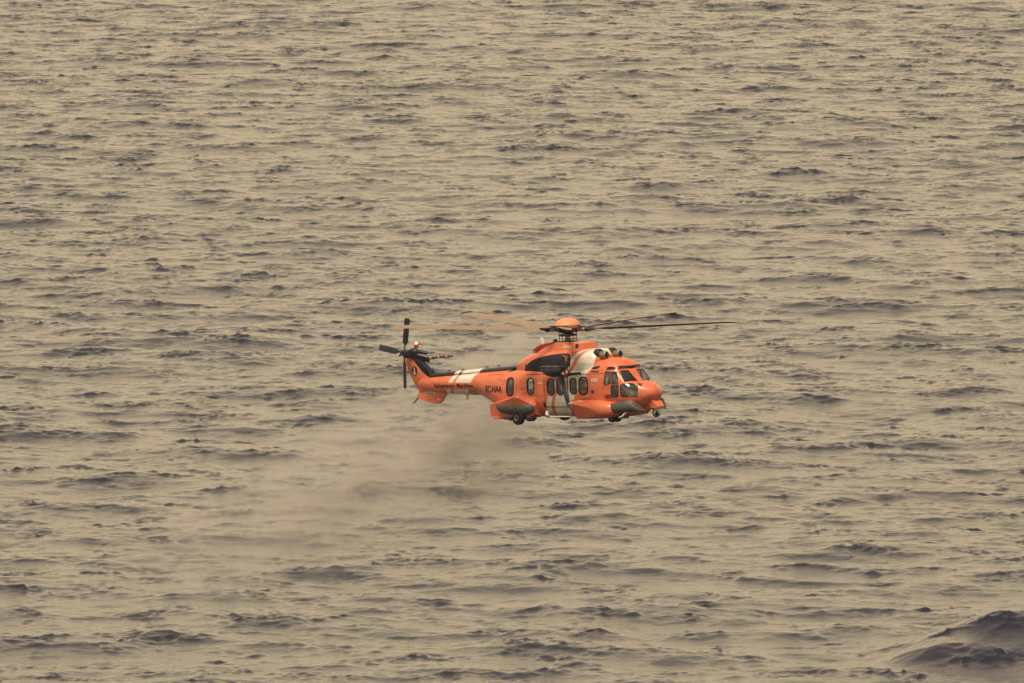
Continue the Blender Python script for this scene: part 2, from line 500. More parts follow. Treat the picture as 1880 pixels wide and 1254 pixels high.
def rrect(cx, cz, w, h, r, k=6, lean=0.0):
    pts = []
    for sx, sz, a0 in ((1, 1, 0), (-1, 1, 90), (-1, -1, 180), (1, -1, 270)):
        for i in range(k + 1):
            a = R(a0 + 90 * i / k)
            x = sx * (w / 2 - r) + r * math.cos(a); z = sz * (h / 2 - r) + r * math.sin(a)
            pts.append((cx + x + lean * z, cz + z))
    return pts

def inside(p, poly):
    c = False; n = len(poly); j = n - 1
    for i in range(n):
        (xi, yi), (xj, yj) = poly[i], poly[j]
        if (yi > p[1]) != (yj > p[1]) and p[0] < (xj - xi) * (p[1] - yi) / (yj - yi) + xi: c = not c
        j = i
    return c

def dens(poly, res):
    out = []
    for a, b in zip(poly, poly[1:] + poly[:1]):
        k = max(1, int(math.hypot(b[0] - a[0], b[1] - a[1]) / res))
        out += [(a[0] + (b[0] - a[0]) * i / k, a[1] + (b[1] - a[1]) * i / k) for i in range(k)]
    return out

def patch_mesh(outer, n, d, thick, holes=(), res=.06, tree=None, flip=False, tris=None):
    """slab that follows the skin: outline (points in space) is dropped along -n on to the hull, top at d above it"""
    tree = tree or HULL
    n = n.normalized()
    u, v = frame(n)
    to2 = lambda p: (p.dot(u), p.dot(v))
    c0 = sum(outer, Vector()) / len(outer); h0 = c0.dot(n)
    if tris is None:
        polys = [dens([to2(Vector(p)) for p in lp], res) for lp in (outer, *holes)]
        vs, es = [], []
        for poly in polys:
            b = len(vs); vs += poly; es += [(b + i, b + (i + 1) % len(poly)) for i in range(len(poly))]
        xs = [p[0] for p in polys[0]]; ys = [p[1] for p in polys[0]]
        x = min(xs) + res / 2
        while x < max(xs):
            y = min(ys) + res / 2
            while y < max(ys):
                if inside((x, y), polys[0]) and not any(inside((x, y), h) for h in polys[1:]):
                    if min(math.hypot(x - q[0], y - q[1]) for poly in polys for q in poly) > res * .45: vs.append((x, y))
                y += res
            x += res
        V2, _, F, *_r = geometry.delaunay_2d_cdt([Vector(p) for p in vs], es, [], 0, 1e-5)
        F = [f for f in F if (lambda c: inside(c, polys[0]) and not any(inside(c, h) for h in polys[1:]))((sum(V2[i][0] for i in f) / 3, sum(V2[i][1] for i in f) / 3))]
    else:
        V2, F = tris
    bm = bmesh.new(); top, bot = [], []
    for p in V2:
        q = u * p[0] + v * p[1] + n * (h0 + 1.0)
        hit = tree.ray_cast(q, -n, 2.2)
        if hit[0] is None:
            near = tree.find_nearest(u * p[0] + v * p[1] + n * h0)
            pos, nr = near[0], near[1]
        else: pos, nr = hit[0], hit[1]
        if nr.dot(n) < 0: nr = -nr
        if flip: pos = Vector((pos.x, -pos.y, pos.z)); nr = Vector((nr.x, -nr.y, nr.z))
        top.append(bm.verts.new(pos + nr * d)); bot.append(bm.verts.new(pos + nr * (d - thick)))
    cnt = {}
    for f in F:
        for a, b in zip(f, list(f[1:]) + [f[0]]): cnt[(a, b)] = cnt.get((a, b), 0) + 1
        try:
            bm.faces.new([top[i] for i in f]); bm.faces.new([bot[i] for i in reversed(f)])
        except ValueError: pass
    for (a, b) in cnt:
        if (b, a) not in cnt:
            try: bm.faces.new((top[a], bot[a], bot[b], top[b]))
            except ValueError: pass
    loose = [v_ for v_ in bm.verts if not v_.link_faces]
    bmesh.ops.delete(bm, geom=loose, context='VERTS')
    return to_mesh(bm)

SIDE = Vector((0, -1, 0))
def side_pts(poly, y=-1.0): return [Vector((x, y, z)) for x, z in poly]

def avg_normal(pts, tree=None):
    s = Vector()
    for p in pts:
        h = (tree or HULL).find_nearest(p); nr = h[1]
        s += nr
    return s.normalized()

def grow(pts, n, k):
    """offset an outline outward by k in the plane across n"""
    u, v = frame(n); q = [(p.dot(u), p.dot(v)) for p in pts]; N = len(q)
    area = sum(q[i][0] * q[(i + 1) % N][1] - q[(i + 1) % N][0] * q[i][1] for i in range(N))
    s = 1 if area > 0 else -1; out = []
    for i in range(N):
        a, b, c = q[i - 1], q[i], q[(i + 1) % N]
        e1 = Vector((b[0] - a[0], b[1] - a[1])).normalized(); e2 = Vector((c[0] - b[0], c[1] - b[1])).normalized()
        n1 = Vector((e1.y, -e1.x)) * s; n2 = Vector((e2.y, -e2.x)) * s
        m_ = (n1 + n2).normalized(); L = k / max(.4, m_.dot(n1))
        out.append(u * (b[0] + m_.x * L) + v * (b[1] + m_.y * L) + n * pts[i].dot(n))
    return out

CUT = bmesh.new()
def add_cutter(pts, n, flip=False, up=.25, down=.32):
    def f(p): return Vector((p.x, -p.y, p.z)) if flip else p
    add_rings(CUT, [[f(p + n * up) for p in pts], [f(p - n * down) for p in pts]])

WINDOWS = []      # (name, outline, normal, frame width, mirrored?, child-of)
def side_window(cx, cz, w, h, r, name="cabin_window", lean=.02, owner="fuselage", rim=.045, label=None):
    WINDOWS.append(dict(name=name, pts=side_pts(rrect(cx, cz, w, h, r, lean=lean)), n=SIDE, rim=rim, owner=owner, label=label))

side_window(-2.70, -2.50, .36, .68, .13, rim=.075, lean=.04)
side_window(-3.28, -2.44, .36, .60, .14, rim=.05, lean=.04); WINDOWS[-1]["only"] = "port"
side_window(-1.39, -2.47, .38, .66, .17)
side_window(-.13, -2.50, .37, .66, .17, owner="door")
side_window(.45, -2.48, .37, .68, .17, owner="door")
side_window(1.20, -2.45, .35, .64, .14)
side_window(1.80, -2.44, .44, .68, .18, rim=.07, name="bubble_window")
def pix_window(pix, name, rim=.018):
    pts = [on_hull(*p) for p in pix]
    pts = [p for p in pts if p is not None]
    n = avg_normal(pts)
    WINDOWS.append(dict(name=name, pts=pts, n=n, rim=rim, owner="fuselage", label=None))
pix_window([(1112, 682.3), (1121, 683), (1120.3, 703.8), (1113.2, 706.6), (1109.2, 705), (1110, 694.2)], "cockpit_side_window")
pix_window([(1123.5, 683.5), (1131.5, 683), (1133.6, 695), (1134, 704.6), (1123.1, 704.6)], "cockpit_side_window")
pix_window([(1121.9, 707.8), (1135, 707.8), (1135, 727), (1133.9, 729), (1123.1, 729), (1121.9, 726)], "cockpit_side_window")
pix_window([(1139, 709), (1142.3, 705.5), (1149.4, 703.8), (1161.4, 704.5), (1170.6, 711), (1170.2, 727.7), (1141.5, 728.1), (1139, 725.3)], "cockpit_side_window")
pix_window([(1137.4, 681.5), (1153.0, 680.3), (1169.8, 698.7), (1162.8, 699.2), (1146.5, 700.6)], "windshield")
pix_window([(1116, 674.6), (1128.7, 674.3), (1129.9, 678.0), (1114.2, 678.4)], "roof_window")
pix_window([(1135.5, 672.9), (1156.5, 672.3), (1158.6, 675.7), (1135.5, 677.3)], "roof_window")
for w_ in WINDOWS:
    if "only" not in w_: add_cutter(w_["pts"], w_["n"])
    add_cutter(w_["pts"], w_["n"], True)

fus = link("fuselage", hull_me, [M_BODY, M_INT], heli, smooth=False)
cav = bpy.data.objects.new("cav", inner_me); col.objects.link(cav)
inner_me.materials.append(M_BODY); inner_me.materials.append(M_INT)
for p_ in inner_me.polygons: p_.material_index = 1
cut_me = to_mesh(CUT); cut_me.materials.append(M_BODY); cut_me.materials.append(M_INT)
for p_ in cut_me.polygons: p_.material_index = 1
cuto = bpy.data.objects.new("cut", cut_me); col.objects.link(cuto)
def boolean(o, others):
    loc = o.location.copy(); par = o.parent; o.parent = None; o.matrix_world = Matrix()
    for c in others:
        md = o.modifiers.new("b", 'BOOLEAN'); md.operation = 'DIFFERENCE'; md.solver = 'EXACT'; md.use_self = c is cuto; md.object = c
    bpy.context.view_layer.update()
    dg = bpy.context.evaluated_depsgraph_get()
    me = bpy.data.meshes.new_from_object(o.evaluated_get(dg))
    o.modifiers.clear(); o.data = me; o.parent = par; o.location = loc
    return o
boolean(fus, [cav, cuto])
fus.data.polygons.foreach_set("use_smooth", [True] * len(fus.data.polygons)); fus.data.set_sharp_from_angle(angle=R(30))

# sliding cabin doors (one each side), proud of the skin, with the same window openings
for flip in (False, True):
    door_out = side_pts(rrect(.155, -2.66, 1.36, 1.36, .10))
    dw = [w for w in WINDOWS if w["owner"] == "door"]
    me = patch_mesh(door_out, SIDE, .035, .034, holes=[w["pts"] for w in dw], res=.07, flip=flip)
    door = link("cabin_door", me, M_BODY, heli, angle=50)
    for w in dw:
        fr = link("window_frame", patch_mesh(grow(w["pts"], SIDE, w["rim"]), SIDE, .047, .04, holes=[w["pts"]], res=.05, flip=flip), M_SEAL, door, angle=50)
        link("pane", patch_mesh(w["pts"], SIDE, .01, .008, res=.07, flip=flip), M_GLASS, door, angle=50)
for w in WINDOWS:
    if w["owner"] == "door": continue
    for flip in ((True,) if "only" in w else (False, True)):
        fr = link(w["name"], patch_mesh(grow(w["pts"], w["n"], w["rim"]), w["n"], .012, .03, holes=[w["pts"]], res=.05, flip=flip), M_SEAL, heli, angle=50)
        link("pane", patch_mesh(w["pts"], w["n"], -.012, .008, res=.07, flip=flip), M_GLASS, fr, angle=50)

# ------------------------------------------------------------------ lines, lettering and placards that follow the skin
def strip(poly, width, m, name, d=.006, tree=None, flip=False, closed=False, parent=None, y=-1.0):
    bmx = bmesh.new()
    pts = [Vector((x, z)) for x, z in poly]
    if closed: pts.append(pts[0])
    L = []
    for i, p in enumerate(pts):
        t = (pts[min(i + 1, len(pts) - 1)] - pts[max(i - 1, 0)]).normalized()
        nn = Vector((-t.y, t.x)) * width / 2
        L.append((p + nn, p - nn))
    outline = [a for a, b in L] + [b for a, b in reversed(L)]
    return link(name, patch_mesh([Vector((p.x, y, p.y)) for p in outline], SIDE, d, .02, res=.08, tree=tree, flip=flip), m, parent or heli, angle=60)

def decal(poly, m, name, d=.008, tree=None, y=-1.0, parent=None, n=SIDE, flip=False, thick=.012):
    return link(name, patch_mesh([Vector((x, y, z)) for x, z in poly], n, d, thick, res=.05, tree=tree, flip=flip), m, parent or heli, angle=60)

def lettering(txt, x0, z0, width, height, m, name, tree=None, y=-1.0, bold=.0, slope=0.0, d=.014, parent=None):
    cu = bpy.data.curves.new("txt", 'FONT'); cu.body = txt; cu.size = 1; cu.offset = bold; cu.resolution_u = 3
    o = bpy.data.objects.new("txt", cu); col.objects.link(o)
    bpy.context.view_layer.update()
    me = bpy.data.meshes.new_from_object(o.evaluated_get(bpy.context.evaluated_depsgraph_get()))
    bpy.data.objects.remove(o)
    bmt = bmesh.new(); bmt.from_mesh(me); bmesh.ops.triangulate(bmt, faces=bmt.faces)
    bmesh.ops.remove_doubles(bmt, verts=bmt.verts, dist=1e-4)
    xs = [v.co.x for v in bmt.verts]
    x_lo, x_hi = min(xs), max(xs); cap = .70
    sx = width / (x_hi - x_lo); sz = height / cap
    n = SIDE; u, v = frame(n)
    bmt.verts.index_update()
    for _ in range(3):
        long_ = [e for e in bmt.edges if (Vector(((e.verts[0].co.x - e.verts[1].co.x) * sx, (e.verts[0].co.y - e.verts[1].co.y) * sz))).length > .06]
        if long_: bmesh.ops.subdivide_edges(bmt, edges=long_, cuts=1); bmesh.ops.triangulate(bmt, faces=bmt.faces)
    bmt.verts.index_update()
    V2 = []
    for vv in bmt.verts:
        X = x0 + (vv.co.x - x_lo) * sx; Z = z0 + vv.co.y * sz + slope * (X - x0)
        p = Vector((X, y, Z)); V2.append((p.dot(u), p.dot(v)))
    F = [[q.index for q in f.verts] for f in bmt.faces]
    bmt.free()
    return link(name, patch_mesh([Vector((x0, y, z0))], n, d, .012, tree=tree, tris=(V2, F)), m, parent or heli, smooth=False)

M_INK = mat("dark_lettering", (.012, .003, .010), .6)
M_INKB = mat("black_lettering", (.010, .008, .016), .6)
lettering("Salvamento Marítimo", -8.03, -2.60, 2.66, .19, M_INK, "lettering", bold=.004, slope=.012)
lettering("EC-NAA", -4.42, -2.76, 1.16, .29, M_INKB, "registration", bold=.022, slope=.012)
lettering("402", 3.03, -2.99, .34, .17, M_INK, "lettering", bold=.02)
# small placards and marks
decal(rrect(2.48, -2.19, .40, .16, .02), M_CREAM, "placard")
decal(rrect(-.80, -2.33, .26, .09, .02), M_CREAM, "placard")
decal(rrect(1.95, -2.89, .34, .045, .02), M_CREAM, "placard")
decal(rrect(-1.25, -3.0, .34, .05, .02), M_CREAM, "placard")
M_LINE = mat("panel_gap", (.16, .02, .016), .8)
M_LINED = mat("door_gap", (.012, .012, .03), .8)
for flip in (False, True):
    strip([(-1.72, -1.965), (-1.1, -1.95), (-.56, -1.945)], .028, M_LINE, "panel_gap", flip=flip)
    strip([(1.55, -1.95), (2.2, -1.93), (2.9, -1.90), (3.5, -1.86)], .022, M_LINE, "panel_gap", flip=flip)
    strip([(1.55, -3.03), (2.45, -3.0)], .018, M_LINE, "panel_gap", flip=flip)
    strip([(3.0, -3.06), (3.95, -3.05)], .016, M_LINE, "panel_gap", flip=flip)
    strip([(3.12, -3.08), (3.12, -3.5)], .016, M_LINE, "panel_gap", flip=flip)
    strip([(-4.4, -2.02), (-3.4, -1.98)], .012, M_LINE, "panel_gap", flip=flip)
    strip([(-.555, -1.98), (-.56, -2.6), (-.545, -3.36)], .045, M_LINED, "door_gap", flip=flip)
    strip([(.865, -1.98), (.865, -2.7), (.865, -3.36)], .045, M_LINED, "door_gap", flip=flip)
    strip([(-.52, -3.375), (.2, -3.365), (.84, -3.355)], .055, M_LINED, "door_gap", flip=flip)
    decal(rrect(2.32, -2.70, .17, .13, .06), M_BLK, "vent", flip=flip)
    decal(rrect(-.66, -3.28, .12, .26, .055), M_BLK, "vent", flip=flip)
for x, z in ((-2.0, -2.28), (-.85, -2.02), (-.95, -2.42), (2.45, -2.62), (2.2, -2.88), (3.5, -3.0), (-3.15, -2.4), (3.02, -2.5)):
    decal(rrect(x, z, .05, .035, .015), M_RED, "fitting", d=.012)

M_SEAM = mat("skin_seam", (.30, .05, .03), .7)
for flip in (False, True):
    for seam in ([(-1.05, -2.0), (-1.05, -3.3)], [(-2.28, -2.0), (-2.28, -2.8)], [(-3.6, -2.1), (-3.6, -2.75)], [(2.62, -2.0), (2.62, -3.0)], [(2.98, -2.0), (2.98, -3.1)],
                 [(-5.3, -2.1), (-5.3, -2.75)], [(-1.7, -2.86), (-.6, -2.9)], [(4.86, -2.55), (4.86, -3.1)], [(1.0, -3.1), (1.5, -3.05)], [(-3.5, -2.25), (-2.95, -2.22)], [(-8.2, -2.25), (-8.2, -2.65)], [(-6.9, -2.66), (-4.9, -2.72)]):
        strip(seam, .009, M_SEAM, "skin_seam", d=.004, flip=flip)

# ------------------------------------------------------------------ cabin interior
def interior(bm):
    add_box(bm, (.6, 0, -3.40), (7.4, 1.7, .08))
one("cabin_floor", interior, M_INT, heli, smooth=False)
def seat_bm(x, y, z=-3.36, s=1.0):
    def f(bm):
        add_box(bm, (x, y, z + .42), (.46, .46, .12), bevel=.04)
        add_box(bm, (x - .24, y, z + .80), (.12, .46, .72), Matrix.Rotation(R(-8), 3, 'Y'), bevel=.04)
        add_box(bm, (x - .30, y, z + 1.22), (.09, .26, .18), Matrix.Rotation(R(-8), 3, 'Y'), bevel=.03)
        add_box(bm, (x, y, z + .2), (.3, .3, .4))
    return f
for x, y, z in ((3.25, -.45, -3.36), (3.25, .45, -3.36), (1.33, -.62, -3.62), (-.62, -.62, -3.62)):
    one("crew_seat", seat_bm(x, y, z), M_SEATM, heli)
def panel(bm):
    add_box(bm, (4.12, 0, -2.82), (.3, 1.2, .62), Matrix.Rotation(R(-12), 3, 'Y'), bevel=.05)
    add_box(bm, (3.8, 0, -3.0), (.9, .26, .5), bevel=.04)
one("instrument_panel", panel, M_INT, heli)

# ------------------------------------------------------------------ engine cowling
CW = [(-3.05, -1.76, .18), (-2.85, -1.60, .38), (-2.6, -1.42, .55), (-2.3, -1.25, .68), (-1.9, -1.10, .80), (-1.5, -.99, .87), (-1.0, -.91, .92), (-.4, -.875, .95),
      (.4, -.86, .96), (1.2, -.86, .96), (1.8, -.865, .95), (2.1, -.885, .92), (2.25, -.94, .87), (2.36, -1.05, .80), (2.42, -1.22, .72)]
def cowl_ring(x, zt, w, N=56, zb=-1.95):
    ring = []
    for k in range(N):
        t = 2 * math.pi * k / N; c, s = math.cos(t), math.sin(t)
        n = 2.9 if s > 0 else 6
        y = w * math.copysign(abs(c) ** (2 / n), c); zc = -1.62 if zt > -1.5 else zt - .12
        z = zc + ((zt - zc) if s > 0 else (zc - zb)) * math.copysign(abs(s) ** (2 / n), s)
        ring.append(Vector((x, y, z)))
    return ring
cwa = np.array(CW)
bm = bmesh.new()
cx_ = []
for a, b in zip(CW[:-1], CW[1:]):
    k = max(1, round((b[0] - a[0]) / .12)); cx_ += [a[0] + (b[0] - a[0]) * i / k for i in range(k)]
cx_.append(CW[-1][0])
add_rings(bm, [cowl_ring(x, float(np.interp(x, cwa[:, 0], cwa[:, 1])), float(np.interp(x, cwa[:, 0], cwa[:, 2]))) for x in cx_])
bmesh.ops.recalc_face_normals(bm, faces=bm.faces)
COWL = BVHTree.FromBMesh(bm)
cowl = link("engine_cowling", to_mesh(bm), M_BODY, heli, angle=45)

shield = [at_y(*p, -.9) for p in [(960, 682.6), (961, 676), (966, 669), (975, 662.5), (987, 657.5), (1000, 654), (1015, 651), (1030, 649.5), (1040, 649.5), (1043.5, 655), (1044, 664), (1041, 674), (1038, 682.6)]]
for flip in (False, True):
    link("exhaust_shield", patch_mesh(shield, SIDE, .014, .02, tree=COWL, res=.07, flip=flip), M_SOOT, heli, angle=60)
    s = 1 if flip else -1
    one("vent", lambda bm: add_lathe(bm, [(.0, 0), (.075, 0), (.085, .02), (.05, .03), (.0, .03)][::1], (-1.75, s * .885, -1.60), 'Y', 20), M_DMET, heli)
    def nozzle(bm):
        c = Vector((.66, s * .80, -1.37)); d = Vector((-.30, s * .95, -.04)).normalized(); u, v = frame(d)
        prof = [(.27, -.05), (.275, .10), (.265, .19), (.245, .20), (.225, .13), (.14, .10), (.03, .12)]
        rings = []
        for r, h in prof:
            rings.append([c + d * h + (u * math.cos(t) + v * math.sin(t)) * r for t in [2 * math.pi * k / 28 for k in range(28)]])
        add_rings(bm, rings)
    one("exhaust_nozzle", nozzle, M_TAN, heli)
    def rim(bm):
        c = Vector((.68, s * .84, -1.37)); d = Vector((-.30, s * .95, -.04)).normalized(); u, v = frame(d)
        rings = []
        for r, h in [(.33, -.06), (.34, .06), (.30, .12), (.29, .08), (.285, -.06)]:
            rings.append([c + d * h + (u * math.cos(t) + v * math.sin(t)) * r for t in [2 * math.pi * k / 28 for k in range(28)]])
        add_rings(bm, rings, cap=True)
    one("nozzle_rim", rim, M_BLK, heli)
    # intake barrels
    def lip(bm): add_lathe(bm, [(.20, 2.05), (.265, 2.12), (.275, 2.28), (.235, 2.37), (.19, 2.38)], (0, s * .43, -1.13), 'X')
    lipo = one("intake_lip", lip, M_BLK, heli)
    def barrel(bm): add_lathe(bm, [(.16, 2.3), (.165, 2.45), (.16, 2.58), (.165, 2.60), (.165, 2.68), (.14, 2.71)], (0, s * .43, -1.13), 'X')
    ba = one("intake_barrel", barrel, M_METAL, heli)
    def grille(bm):
        for i in range(-3, 4):
            h = math.sqrt(max(.0, .135 ** 2 - (i * .040) ** 2))
            add_box(bm, (2.72, s * .43 + i * .040, -1.13), (.012, .012, 2 * h)); add_box(bm, (2.715, s * .43, -1.13 + i * .040), (.012, 2 * h, .012))
    one("grille", grille, M_DMET, ba, smooth=False)
    decal([(2.22, -1.66), (2.32, -1.56), (2.62, -1.50), (2.72, -1.54), (2.60, -1.66), (2.35, -1.70)], M_BLK, "vent", y=-1.0, flip=flip, n=Vector((0, -1, .5)))
lettering("AIRBUS", 2.22, -1.86, .48, .09, M_INK, "lettering", bold=.02)
for z in (-1.25, -1.5):
    strip([(1.0, z), (2.2, z)], .010, mat("thin_panel_gap", (.25, .2, .16), .8), "panel_gap", tree=COWL, d=.004)

# gearbox fairing on top
def mgb_ring(x, zt, w, zb=-1.0):
    return [Vector((x, y * w, z)) for y, z in ((-1.12, zb), (-1.0, zt - .03), (-.9, zt), (0, zt + .015), (.9, zt), (1.0, zt - .03), (1.12, zb))]
bm = bmesh.new()
rg = [mgb_ring(*a) for a in ((-1.75, -1.04, .30), (-1.45, -.86, .42), (-1.1, -.72, .48), (-.75, -.625, .50), (-.4, -.59, .51), (.2, -.585, .51), (.9, -.59, .51), (1.22, -.60, .48), (1.27, -.62, .47), (1.38, -.92, .47))]
add_rings(bm, rg)
bmesh.ops.recalc_face_normals(bm, faces=bm.faces)
MGB = BVHTree.FromBMesh(bm)
mgb = link("gearbox_fairing", to_mesh(bm), M_OR, heli, angle=25)
decal(rrect(.45, -.77, .52, .14, .02, k=2), M_CREAM, "placard", tree=MGB, y=-.5)
decal(rrect(1.02, -.74, .16, .19, .02, k=2), M_BLK, "vent", tree=MGB, y=-.5)
decal(rrect(.0, -.81, .15, .05, .01, k=2), M_CREAM, "placard", tree=MGB, y=-.5)
decal(rrect(-.10, -.92, .07, .07, .01, k=2), M_RED, "fitting", tree=COWL, y=-.5)
def scoop(bm):
    # open outlet hood at the back of the fairing: a curved sheet with a rolled lip
    rings = []
    for i in range(11):
        t = i / 10; x = -.72 - 1.12 * t; zt = -.555 - .40 * t ** 1.7
        w = .50 - .14 * t
        rings.append([Vector((x, y * w, zt - .10 * abs(y) ** 3)) for y in np.linspace(-1, 1, 15)] + [Vector((x, y * w * .97, zt - .035 - .10 * abs(y) ** 3)) for y in np.linspace(1, -1, 15)])
    add_rings(bm, rings)
one("outlet_scoop", scoop, M_OR, heli, angle=40)
def scoop_mouth(bm):
    a = [at_y(*p, -.52) for p in [(977.5, 644), (984, 637.2), (994, 632.6), (1005, 629.8), (1016, 629), (1010, 632.2), (999, 636.3), (988, 641), (981, 644.6)]]
    add_rings(bm, [[p + Vector((0, -.012, 0)) for p in a], [p + Vector((0, .25, 0)) for p in a]])
one("scoop_mouth", scoop_mouth, M_RED, heli, smooth=False)
def blade_ant(bm):
    extrude_poly(bm, [(-1.66, -.40), (-1.52, -.42), (-1.40, -.80), (-1.60, -.80)], -.02, .02, .008)
one("antenna", blade_ant, M_WHITE, heli)
one("antenna", lambda bm: (add_ball(bm, (-.73, -.05, -.53), .10, (1, 1, .75)), add_tube(bm, [(-.73, -.05, -.6), (-.73, -.05, -.53)], .08)), M_RUB, heli)
one("deck_plate", lambda bm: add_lathe(bm, [(.46, -.60), (.46, -.555), (.40, -.54), (.15, -.54)], (0, 0, 0)), M_DMET, heli)

# ------------------------------------------------------------------ drive shaft cover along the boom and up the fin
def shaft(bm):
    path = [(-2.5, -1.62, .36, .13), (-3.2, -1.70, .34, .13), (-4.2, -1.78, .32, .13), (-5.2, -1.85, .29, .13), (-6.2, -1.91, .26, .12), (-7.2, -1.97, .23, .12), (-8.0, -2.02, .20, .12), (-8.42, -2.03, .18, .12)]
    rings = []
    for x, z, w, h in path:
        rings.append([Vector((x, w * math.cos(t), z + h * math.sin(t) ** 1 - .04)) for t in [2 * math.pi * k / 24 for k in range(24)]])
    add_rings(bm, rings)
one("drive_shaft_cover", shaft, M_SPINE, heli)
def lead(bm):
    pts = [(-8.30, -1.97), (-8.55, -1.84), (-8.85, -1.60), (-9.20, -1.30), (-9.50, -1.08), (-9.72, -1.16), (-9.35, -1.45), (-8.85, -1.92), (-8.55, -2.13), (-8.30, -2.10)]
    extrude_poly(bm, pts, -.155, .155, .04)
one("fin_shaft_cover", lead, M_BLK, heli)
for x in (-5.0, -4.25, -6.5, -7.35, -8.35):
    z = float(np.interp(x, [-8.4, -2.5], [-1.94, -1.53])) + .01
    one("latch", lambda bm: add_box(bm, (x, -.02, z), (.16, .08, .04), bevel=.012), M_BLK, heli)

# ------------------------------------------------------------------ fin, tail fins, stabiliser
FINP = [(-8.50, -2.12), (-8.85, -1.80), (-9.60, -1.18), (-9.95, -1.12), (-10.02, -1.40), (-9.72, -1.95), (-9.42, -2.45), (-9.15, -2.76), (-8.6, -2.74), (-8.35, -2.5)]
def fin(bm):
    extrude_poly(bm, FINP, -.13, .13, .05)
bm = bmesh.new(); fin(bm); FINT = BVHTree.FromBMesh(bm)
one("tail_fin", fin, M_OR, heli, angle=30)
VP = [(-9.18, -2.66), (-9.40, -3.05), (-9.1, -3.16), (-8.6, -3.28), (-8.2, -3.34), (-7.98, -3.32), (-7.82, -3.20), (-7.45, -2.76), (-8.3, -2.62)]
bm = bmesh.new(); extrude_poly(bm, VP, -.06, .06, .025); VT = BVHTree.FromBMesh(bm)
link("ventral_fin", to_mesh(bm), M_OR, heli, angle=30)
decal(rrect(-8.56, -2.89, .66, .13, .01, k=2), M_CREAM, "placard", tree=VT, y=-.1)
lettering("DANGER", -8.82, -2.925, .52, .06, M_LINE, "lettering", tree=VT, y=-.1, d=.014)
decal(rrect(-8.02, -3.13, .16, .06, .01, k=2), M_CREAM, "placard", tree=VT, y=-.1)
decal(rrect(-8.22, -3.14, .08, .08, .02, k=2), M_RED, "placard", tree=VT, y=-.1)
EM = (-9.38, -1.87)
emb = decal([(EM[0] + .17 * math.cos(t), EM[1] + .215 * math.sin(t)) for t in [2 * math.pi * k / 28 for k in range(28)]], M_INKB, "emblem", tree=FINT, y=-.2)
decal([(EM[0] + x, EM[1] + z) for x, z in ((-.035, .13), (0, .165), (.035, .13), (.03, .06), (.05, -.02), (.045, -.09), (.10, -.12), (.07, -.16), (0, -.175), (-.07, -.16), (-.10, -.12), (-.045, -.09), (-.05, -.02), (-.03, .06))],
      M_CREAM, "emblem_figure", tree=FINT, y=-.2, d=.014).parent = emb
bpy.data.objects["emblem_figure"].location = (0, 0, 0)
decal(rrect(-9.60, -1.42, .09, .06, .02), M_RED, "fitting", tree=FINT, y=-.2)
one("tail_skid", lambda bm: add_tube(bm, [(-9.20, 0, -2.98), (-9.42, -.02, -3.14), (-9.55, -.03, -3.28), (-9.68, -.03, -3.31)], [.03, .03, .028, .022], 8), M_BLK, heli)
one("tail_skid", lambda bm: add_tube(bm, [(-9.25, 0, -2.50), (-9.42, 0, -2.66)], .022, 8), M_BLK, heli)
one("wire_antenna", lambda bm: add_tube(bm, [(-9.98, -.02, -1.5), (-9.75, -.02, -2.05), (-9.45, -.02, -2.55), (-9.30, -.02, -2.70), (-9.18, -.02, -2.74)], .008, 6), M_CREAM, heli)
# stabiliser on the port side of the fin
m = bpy.data.materials.new("striped_leading_edge"); m.use_nodes = True
n_, l_ = nm(m); p_ = n_["Principled BSDF"]; p_.inputs["Roughness"].default_value = .5
tc = n_.new("ShaderNodeTexCoord"); sp = n_.new("ShaderNodeSeparateXYZ"); l_.new(tc.outputs["Object"], sp.inputs[0])
a_ = n_.new("ShaderNodeMath"); a_.operation = 'MULTIPLY_ADD'; l_.new(sp.outputs["X"], a_.inputs[0]); a_.inputs[1].default_value = .9; l_.new(sp.outputs["Y"], a_.inputs[2])
b_ = n_.new("ShaderNodeMath"); b_.operation = 'MODULO'; b_.inputs[1].default_value = .50; 
a2 = n_.new("ShaderNodeMath"); a2.operation = 'ADD'; a2.inputs[1].default_value = 20.02; l_.new(a_.outputs[0], a2.inputs[0]); l_.new(a2.outputs[0], b_.inputs[0])
c_ = n_.new("ShaderNodeMath"); c_.operation = 'GREATER_THAN'; c_.inputs[1].default_value = .41; l_.new(b_.outputs[0], c_.inputs[0])
x_ = n_.new("ShaderNodeMix"); x_.data_type = 'RGBA'; x_.inputs["A"].default_value = (*BLACK, 1); x_.inputs["B"].default_value = (.75, .10, .045, 1)
l_.new(c_.outputs[0], x_.inputs["Factor"]); l_.new(x_.outputs["Result"], p_.inputs["Base Color"])
def stab(bm):
    rings = []
    for y, xl, ch, th in ((.10, -8.95, .95, .14), (1.2, -9.02, .85, .125), (2.1, -9.10, .72, .11), (2.22, -9.16, .60, .06)):
        z = -1.36
        prof = [(0, 0), (-.04, .5), (-.15, .9), (-.35, 1), (-.7, .6), (-1, .05), (-1, -.05), (-.7, -.5), (-.35, -.8), (-.15, -.8), (-.04, -.5)]
        rings.append([Vector((xl + px * ch, y, z + pz * th / 2)) for px, pz in prof])
    add_rings(bm, rings)
one("stabiliser", stab, m, heli, angle=40)

